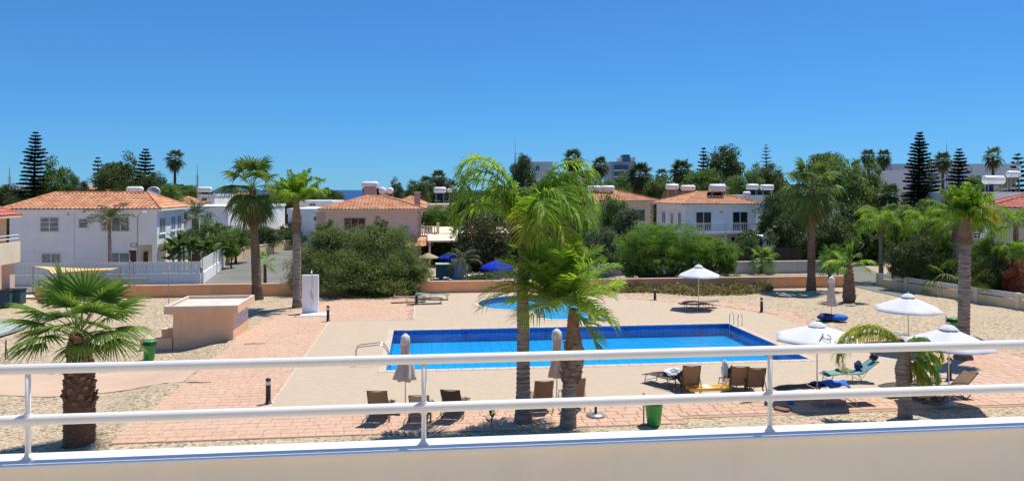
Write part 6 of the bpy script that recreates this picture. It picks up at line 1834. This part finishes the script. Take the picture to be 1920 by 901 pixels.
# blue cushions at the far folded parasol
for i, (dx, dy, dz, r, m, lab) in enumerate(((-.25, .1, .2, (.5, .4, .22), 'navy_cloth', 'navy blue covered cushion heap at the foot of the far folded parasol'), (.38, -.1, .2, (.45, .4, .2), 'blue_cloth', 'bright blue covered cushion heap at the foot of the far folded parasol'))):
    p = gp(1559, 602); o_ = MB(); heap(o_, (0, 0, 0), r, 12+i, 20, 10, .10)
    tag(o_.build('cushion_heap', M[m], None, True, (p.x+dx, p.y+dy, dz+.03)), lab, 'cushions', 'blue cushion heaps')
# flip flops
for i, (px, py, lab) in enumerate(((1136, 598, 'left dark flip flop on the terrace right of the kidney pool'), (1144, 597, 'right dark flip flop on the terrace right of the kidney pool'))):
    p = gp(px, py); g = MB(); g.tube([(-.13, 0, .012), (-.05, 0, .012), (.06, 0, .012), (.13, 0, .012)], [.03, .045, .05, .03], 8)
    o_ = g.build('flip_flop', M['black_metal'], None, True, (p.x, p.y, .045), .4+i*.6); tag(o_, lab, 'sandal', 'flip flops on the terrace')
# dry palm litter; the long twigs and the strip are added as shadow lines
for i, (px, py, L_, lab) in enumerate(((372, 719, .95, 'long twig added as a shadow line on the pink paving near the sandy path'), (478, 646, 1.0, 'twig added as a shadow line on the paving right of the pump house'), (505, 586, 1.3, 'dry litter strip added as trunk shadow on the gravel before the slender palm'), (1400, 757, .6, 'small dry leaf scraps on the paving below the lounger pair'))):
    p = gp(px, py); t = thing('twig_and_shade_line', lab, 'twig', (p.x, p.y, .045), .12*i, 'dry palm litter'); rr = random.Random(i+30)
    g = MB(); g.tube([(-L_/2, 0, .012), (-.1, .03, .02), (.15, -.02, .015), (L_/2, .04, .012)], [.012, .018, .014, .006], 6); g.build('stem', M['bark'], t)
    g = MB()
    for k in range(9):
        x = -L_*.4 + L_*.8*k/8; d = Vector((rr.uniform(.03, .12), rr.choice((-1, 1))*rr.uniform(.08, .2), 0))
        a0 = Vector((x, 0, .016)); leaf_strip(g, [a0, a0+d*.5+Vector((0, 0, .015)), a0+d], [.008, .012, .002], Vector((1, 0, 0)))
    g.build('leaflets', M['dead_leaf'], t)['kind'] = 'stuff'
# ---- shade sail, green cover and bits by the peach villa
def spt(px, py, Y): return at(px, py, Y)
A_, B_, C_, D_ = spt(62, 500, 56), spt(225, 500, 60), spt(215, 507, 52), spt(95, 511, 51)
ss = thing('shade_sail', 'sand coloured shade sail stretched before the picket fence', 'shade sail', A_)
g = MB(); n = 10
for j in range(n+1):
    for i in range(n+1):
        u, v = i/n, j/n
        q = A_.lerp(B_, u).lerp(D_.lerp(C_, u), v)
        pull = .5*math.sin(PI*u)*(1-2*v if v < .5 else 2*v-1)
        c_ = A_.lerp(C_, .5)
        q = q.lerp(Vector((c_.x, c_.y, q.z)), .22*(math.sin(PI*u)*abs(2*v-1)**3 + math.sin(PI*v)*abs(2*u-1)**3))
        q.z += -.35*math.sin(PI*u)*math.sin(PI*v) + .25*(u-.5)*(v-.5)
        g.v.append(tuple(q - A_))
for j in range(n):
    for i in range(n):
        a = j*(n+1)+i; g.f.append((a, a+1, a+n+2, a+n+1)); g.mi.append(0)
g.build('sail_cloth', M['sail'], ss, True)
for i, q in enumerate((A_, B_, C_, D_)):
    g = MB(); g.tube([(q.x-A_.x, q.y-A_.y, -A_.z+gzw(q)), (q.x-A_.x, q.y-A_.y, q.z-A_.z+.05)], .04, 8); g.build('post', M['grey_metal'], ss)
o = MB(); o.box((0, 0, 0), (7.6, .08, .95)); w_ = thing('screen_panel', 'pale green screen panel under the shade sail', 'panel', S(-27.6, 59.6, 0), TH)
o.build('panel', M['pale_green'], w_)
for k in range(5): MB().box((k*1.9-.04*(k > 0), -.05, 0), (k*1.9+.04, -.002, 1.02)).build('post', M['grey_metal'], w_)
# taut pale green pool cover, lower left behind the fan palm
def wp(px, py): q = gp(px, py, -.1); return q
cv = [wp(-60, 640), wp(-40, 588), wp(60, 560), wp(125, 575), wp(60, 606)]
b0 = cv[0]
g = MB(); k = len(cv)
g.add([(q.x-b0.x, q.y-b0.y, 0) for q in cv] + [(q.x-b0.x, q.y-b0.y, .14) for q in cv], [tuple(range(k))[::-1], tuple(range(k, 2*k))] + [(i, (i+1) % k, (i+1) % k+k, i+k) for i in range(k)])
cvt = thing('ground_cover_sheet', 'pale green flat cover on the ground behind the young fan palm', 'cover', (b0.x, b0.y, gzw(b0)-.12+.25))
g.build('sheet', M['cover_green'], cvt)
for i, (px, Y, lab) in enumerate(((8, 48.8, 'dark wheeled bin in front of the peach villa porch, at left edge'), (28, 49.3, 'dark wheeled bin right of the peach villa porch pillar'))):
    q = at(px, 580, Y); t = thing('wheeled_bin', lab, 'bin', (q.x, Y, gzw(q)), TH, 'dark wheeled bins')
    g = MB(); g.box((-.5, -.35, .15), (.5, .35, 1.0)); g.build('body', M['teal_panel'], t); g = MB(); g.bbox((-.54, -.4, 1.001), (.54, .4, 1.12), .05); g.build('lid', M['black_metal'], t)
    for x in (-.4, .4): g = MB(); g.tube([(x-.03, 0, .1), (x+.03, 0, .1)], .1, 12); g.build('wheel', M['black_metal'], t)
p = gp(10, 668, -.3)
t = thing('stake', 'thin wooden stake in the gravel at the left edge', 'stake', (p.x, p.y, gzw(p))); g = MB(); g.tube([(0, 0, -.1), (.03, 0, .9)], .03, 6); g.build('shaft', M['bark'], t); g = MB(); g.tube([(.15, 0, -.1), (.03, 0, .6)], .02, 6); g.build('brace', M['bark'], t)
# ---- garden store, pots and screen behind the wall
q = at(834, 520, 63.5)
gs = thing('garden_store', 'dark teal garden store box under the blue parasol', 'store box', (q.x-.72, 63.5, 0), TH)
g = MB(); g.box((0, 0, 0), (1.45, 1.1, 1.25)); g.build('body', M['teal_panel'], gs); g = MB(); g.bbox((-.05, -.06, 1.251), (1.5, 1.15, 1.33), .02); g.build('lid', M['pale_green'], gs)
g = MB(); g.box((.08, -.02, .1), (.7, -.001, 1.15)); g.box((.75, -.02, .1), (1.37, -.001, 1.15)); g.build('door', M['teal_panel'], gs)
q = at(858, 520, 64.5)
t = thing('white_screen', 'plain pale garden screen between the teal store and the thin palm', 'screen', (q.x, 64.5, 0), TH); MB().box((-.5, 0, .05), (.7, .06, 1.7)).build('panel', M['grey_wall'], t); MB().box((-.55, -.02, 0), (-.502, .08, 1.75)).build('post', M['grey_metal'], t)
for i, (px, lab, k) in enumerate(((836, 'grey plant pot before the teal store, left', .8), (845, 'small grey plant pot before the teal store, right', .55), (818, 'grey plant pot left of the teal store', .7), (882, 'large grey planter right of the thin palm', 1.1), (874, 'square grey planter by the thin palm', 1.0))):
    q = at(px, 520, 61.2); t = thing('plant_pot', lab, 'plant pot', (q.x, 61.2, .03), 0, 'grey garden pots')
    g = MB(); g.lathe([(.22*k, 0), (.30*k, .5*k), (.33*k, .5*k), (.33*k, .58*k), (.27*k, .58*k), (.26*k, .5*k)], 14); g.build('pot', M['grey_metal'], t, True); g = MB(); g.lathe([(.262*k, .49*k), (.01, .50*k)], 12); g.build('soil', M['bark'], t)
gf = thing('garden_fence', 'low pale post and rail fence under the royal blue parasol', 'fence', S(4.6-1.2, 60.6, 0), TH)
for k in range(9): MB().box((k*.55-.04, -.04, 0), (k*.55+.04, .04, 1.0)).build('post', M['pale_concrete'], gf)
for z in (.45, .85): MB().box((-.1, -.07, z), (4.6, -.041, z+.08)).build('rail', M['pale_concrete'], gf)

# ------------------------------------------------------------------ people
def skin_body(name, verts, edges, radii, m, parent, root=0, sub=2):
    me = bpy.data.meshes.new(name + '_cage'); me.from_pydata(verts, edges, [])
    o = bpy.data.objects.new(name + '_cage', me); C.objects.link(o)
    md = o.modifiers.new('skin', 'SKIN'); md.use_smooth_shade = True
    for i, r in enumerate(radii):
        sv = me.skin_vertices[0].data[i]; r = r if isinstance(r, tuple) else (r, r); sv.radius = r
        sv.use_root = (i == root)
    s_ = o.modifiers.new('sub', 'SUBSURF'); s_.levels = sub; s_.render_levels = sub
    dg = bpy.context.evaluated_depsgraph_get()
    new = bpy.data.meshes.new_from_object(o.evaluated_get(dg)); new.name = name
    bpy.data.objects.remove(o); bpy.data.meshes.remove(me)
    new.materials.clear(); new.materials.append(m)
    new.polygons.foreach_set('use_smooth', [True]*len(new.polygons))
    return put(name, new, parent)
def head_bits(t, c, f, hair, side, hm='hair'):
    """eyes, nose, ears and hair on a head centred at c that looks along f"""
    c = Vector(c); f = Vector(f).normalized(); s = f.cross(Vector((0, 0, 1))).normalized(); u = s.cross(f)
    g = MB()
    for k in (-1, 1): g.ball(c + f*.088 + s*.032*k + u*.012, .011, 8, 6)
    g.build('eyes', M['black_metal'], t, True)
    g = MB(); g.ball(c + f*.10 + u*-.018, (.013, .013, .02), 8, 6)
    for k in (-1, 1): g.ball(c + s*.078*k + u*-.005, (.018, .018, .03), 8, 6)
    g.build('nose_and_ears', side, t, True)
    g = MB(); g.tube([c + f*.092 + u*-.055 + s*-.022, c + f*.098 + u*-.057, c + f*.092 + u*-.055 + s*.022], .006, 6); g.build('lips', M['rust_disc'], t, True)
    if hair:
        g = MB(); k0 = 0; g.ball(c - f*.018 + u*.022, (.088, .094, .10), 14, 10); g.build('hair', M[hm], t, True)
def fingers(verts, edges, radii, wrist, d, side, palm_i):
    d = Vector(d).normalized(); side = Vector(side).normalized(); w = Vector(wrist)
    for k, (off, ln) in enumerate(((-.032, .062), (-.011, .074), (.011, .070), (.031, .055))):
        b = w + d*.085 + side*off; i = len(verts)
        verts += [tuple(b), tuple(b + d*ln*.6 + Vector((0, 0, -.012))), tuple(b + d*ln + Vector((0, 0, -.03)))]
        edges += [(palm_i, i), (i, i+1), (i+1, i+2)]; radii += [.010, .009, .008]
    i = len(verts); b = w + d*.035 - side*.045
    verts += [tuple(b), tuple(b + d*.045 - side*.015)]; edges += [(palm_i, i), (i, i+1)]; radii += [.011, .009]
def seated(label, loc, rz, skin, knees_up, hair, top, looks):
    """local frame: faces +x, seat at z=0"""
    t = thing('person', label, 'person', loc, rz, None)
    V = [(0, 0, .09), (-.02, 0, .28), (-.03, 0, .46), (-.02, 0, .56), (-.005, 0, .63), (.015, 0, .72), (.02, 0, .80)]
    E = [(0, 1), (1, 2), (2, 3), (3, 4), (4, 5), (5, 6)]
    Rr = [(.165, .12), (.145, .10), (.165, .11), (.10, .075), (.055, .055), (.078, .088), (.06, .068)]
    for sg in (-1, 1):
        i = len(V)
        V += [(.04, .10*sg, .07), (.42, .14*sg, .40 if knees_up else .08), (.46 if knees_up else .62, .14*sg, .02 if knees_up else -.22), (.62 if knees_up else .72, .15*sg, -.01 if knees_up else -.40)]
        E += [(0, i), (i, i+1), (i+1, i+2), (i+2, i+3)]; Rr += [.085, .06, .042, .03]
        i = len(V)
        hand = Vector((.42, .16*sg, .36)) if knees_up else Vector((.12, .34*sg, .06))
        el = Vector((.14, .27*sg, .26)) if knees_up else Vector((-.06, .30*sg, .26))
        V += [(-.025, .17*sg, .50), tuple(el), tuple(hand), tuple(hand + (hand-el).normalized()*.06)]
        E += [(2, i), (i, i+1), (i+1, i+2), (i+2, i+3)]; Rr += [.058, .042, .028, (.038, .02)]
        d = (hand-el).normalized(); fingers(V, E, Rr, hand, d, Vector((0, sg, 0)) if knees_up else Vector((sg*.2, sg, 0)), i+3)
    skin_body('body', V, E, Rr, M[skin], t)
    head_bits(t, (.02, 0, .755), looks, hair, M[skin])
    if top:
        Vt = [(0, 0, .12), (-.02, 0, .28), (-.03, 0, .45), (-.022, 0, .54)]; Et = [(0, 1), (1, 2), (2, 3)]; Rt = [(.185, .135), (.165, .12), (.18, .125), (.11, .085)]
        for sg in (-1, 1):
            i = len(Vt); Vt += [(-.025, .165*sg, .50), (-.045, .235*sg, .39)]; Et += [(2, i), (i, i+1)]; Rt += [.075, .062]
        skin_body('shirt', Vt, Et, Rt, M[top], t)
    return t
# man at the near rim of the kidney pool, seated on the step in the water
p = gp(1011, 599)
seated('bald person in a pale shirt sitting in the kidney pool', (p.x+.12, p.y+.55, -.36), R(60), 'skin', False, False, 'shirt', (1, .2, -.05))
p = gp(1107, 597, .05)
cloth('beach_towel', 'blue and white beach towel under the dark haired sunbather', 'towel', (p.x+.15, p.y-.1, .075), (1.7, .8), 'blue_cloth', -.25, .012, 4)
seated('dark haired sunbather with knees drawn up on the blue towel', (p.x-.1, p.y, .10), R(-20), 'skin_tan', True, True, None, (1, -.3, -.1))
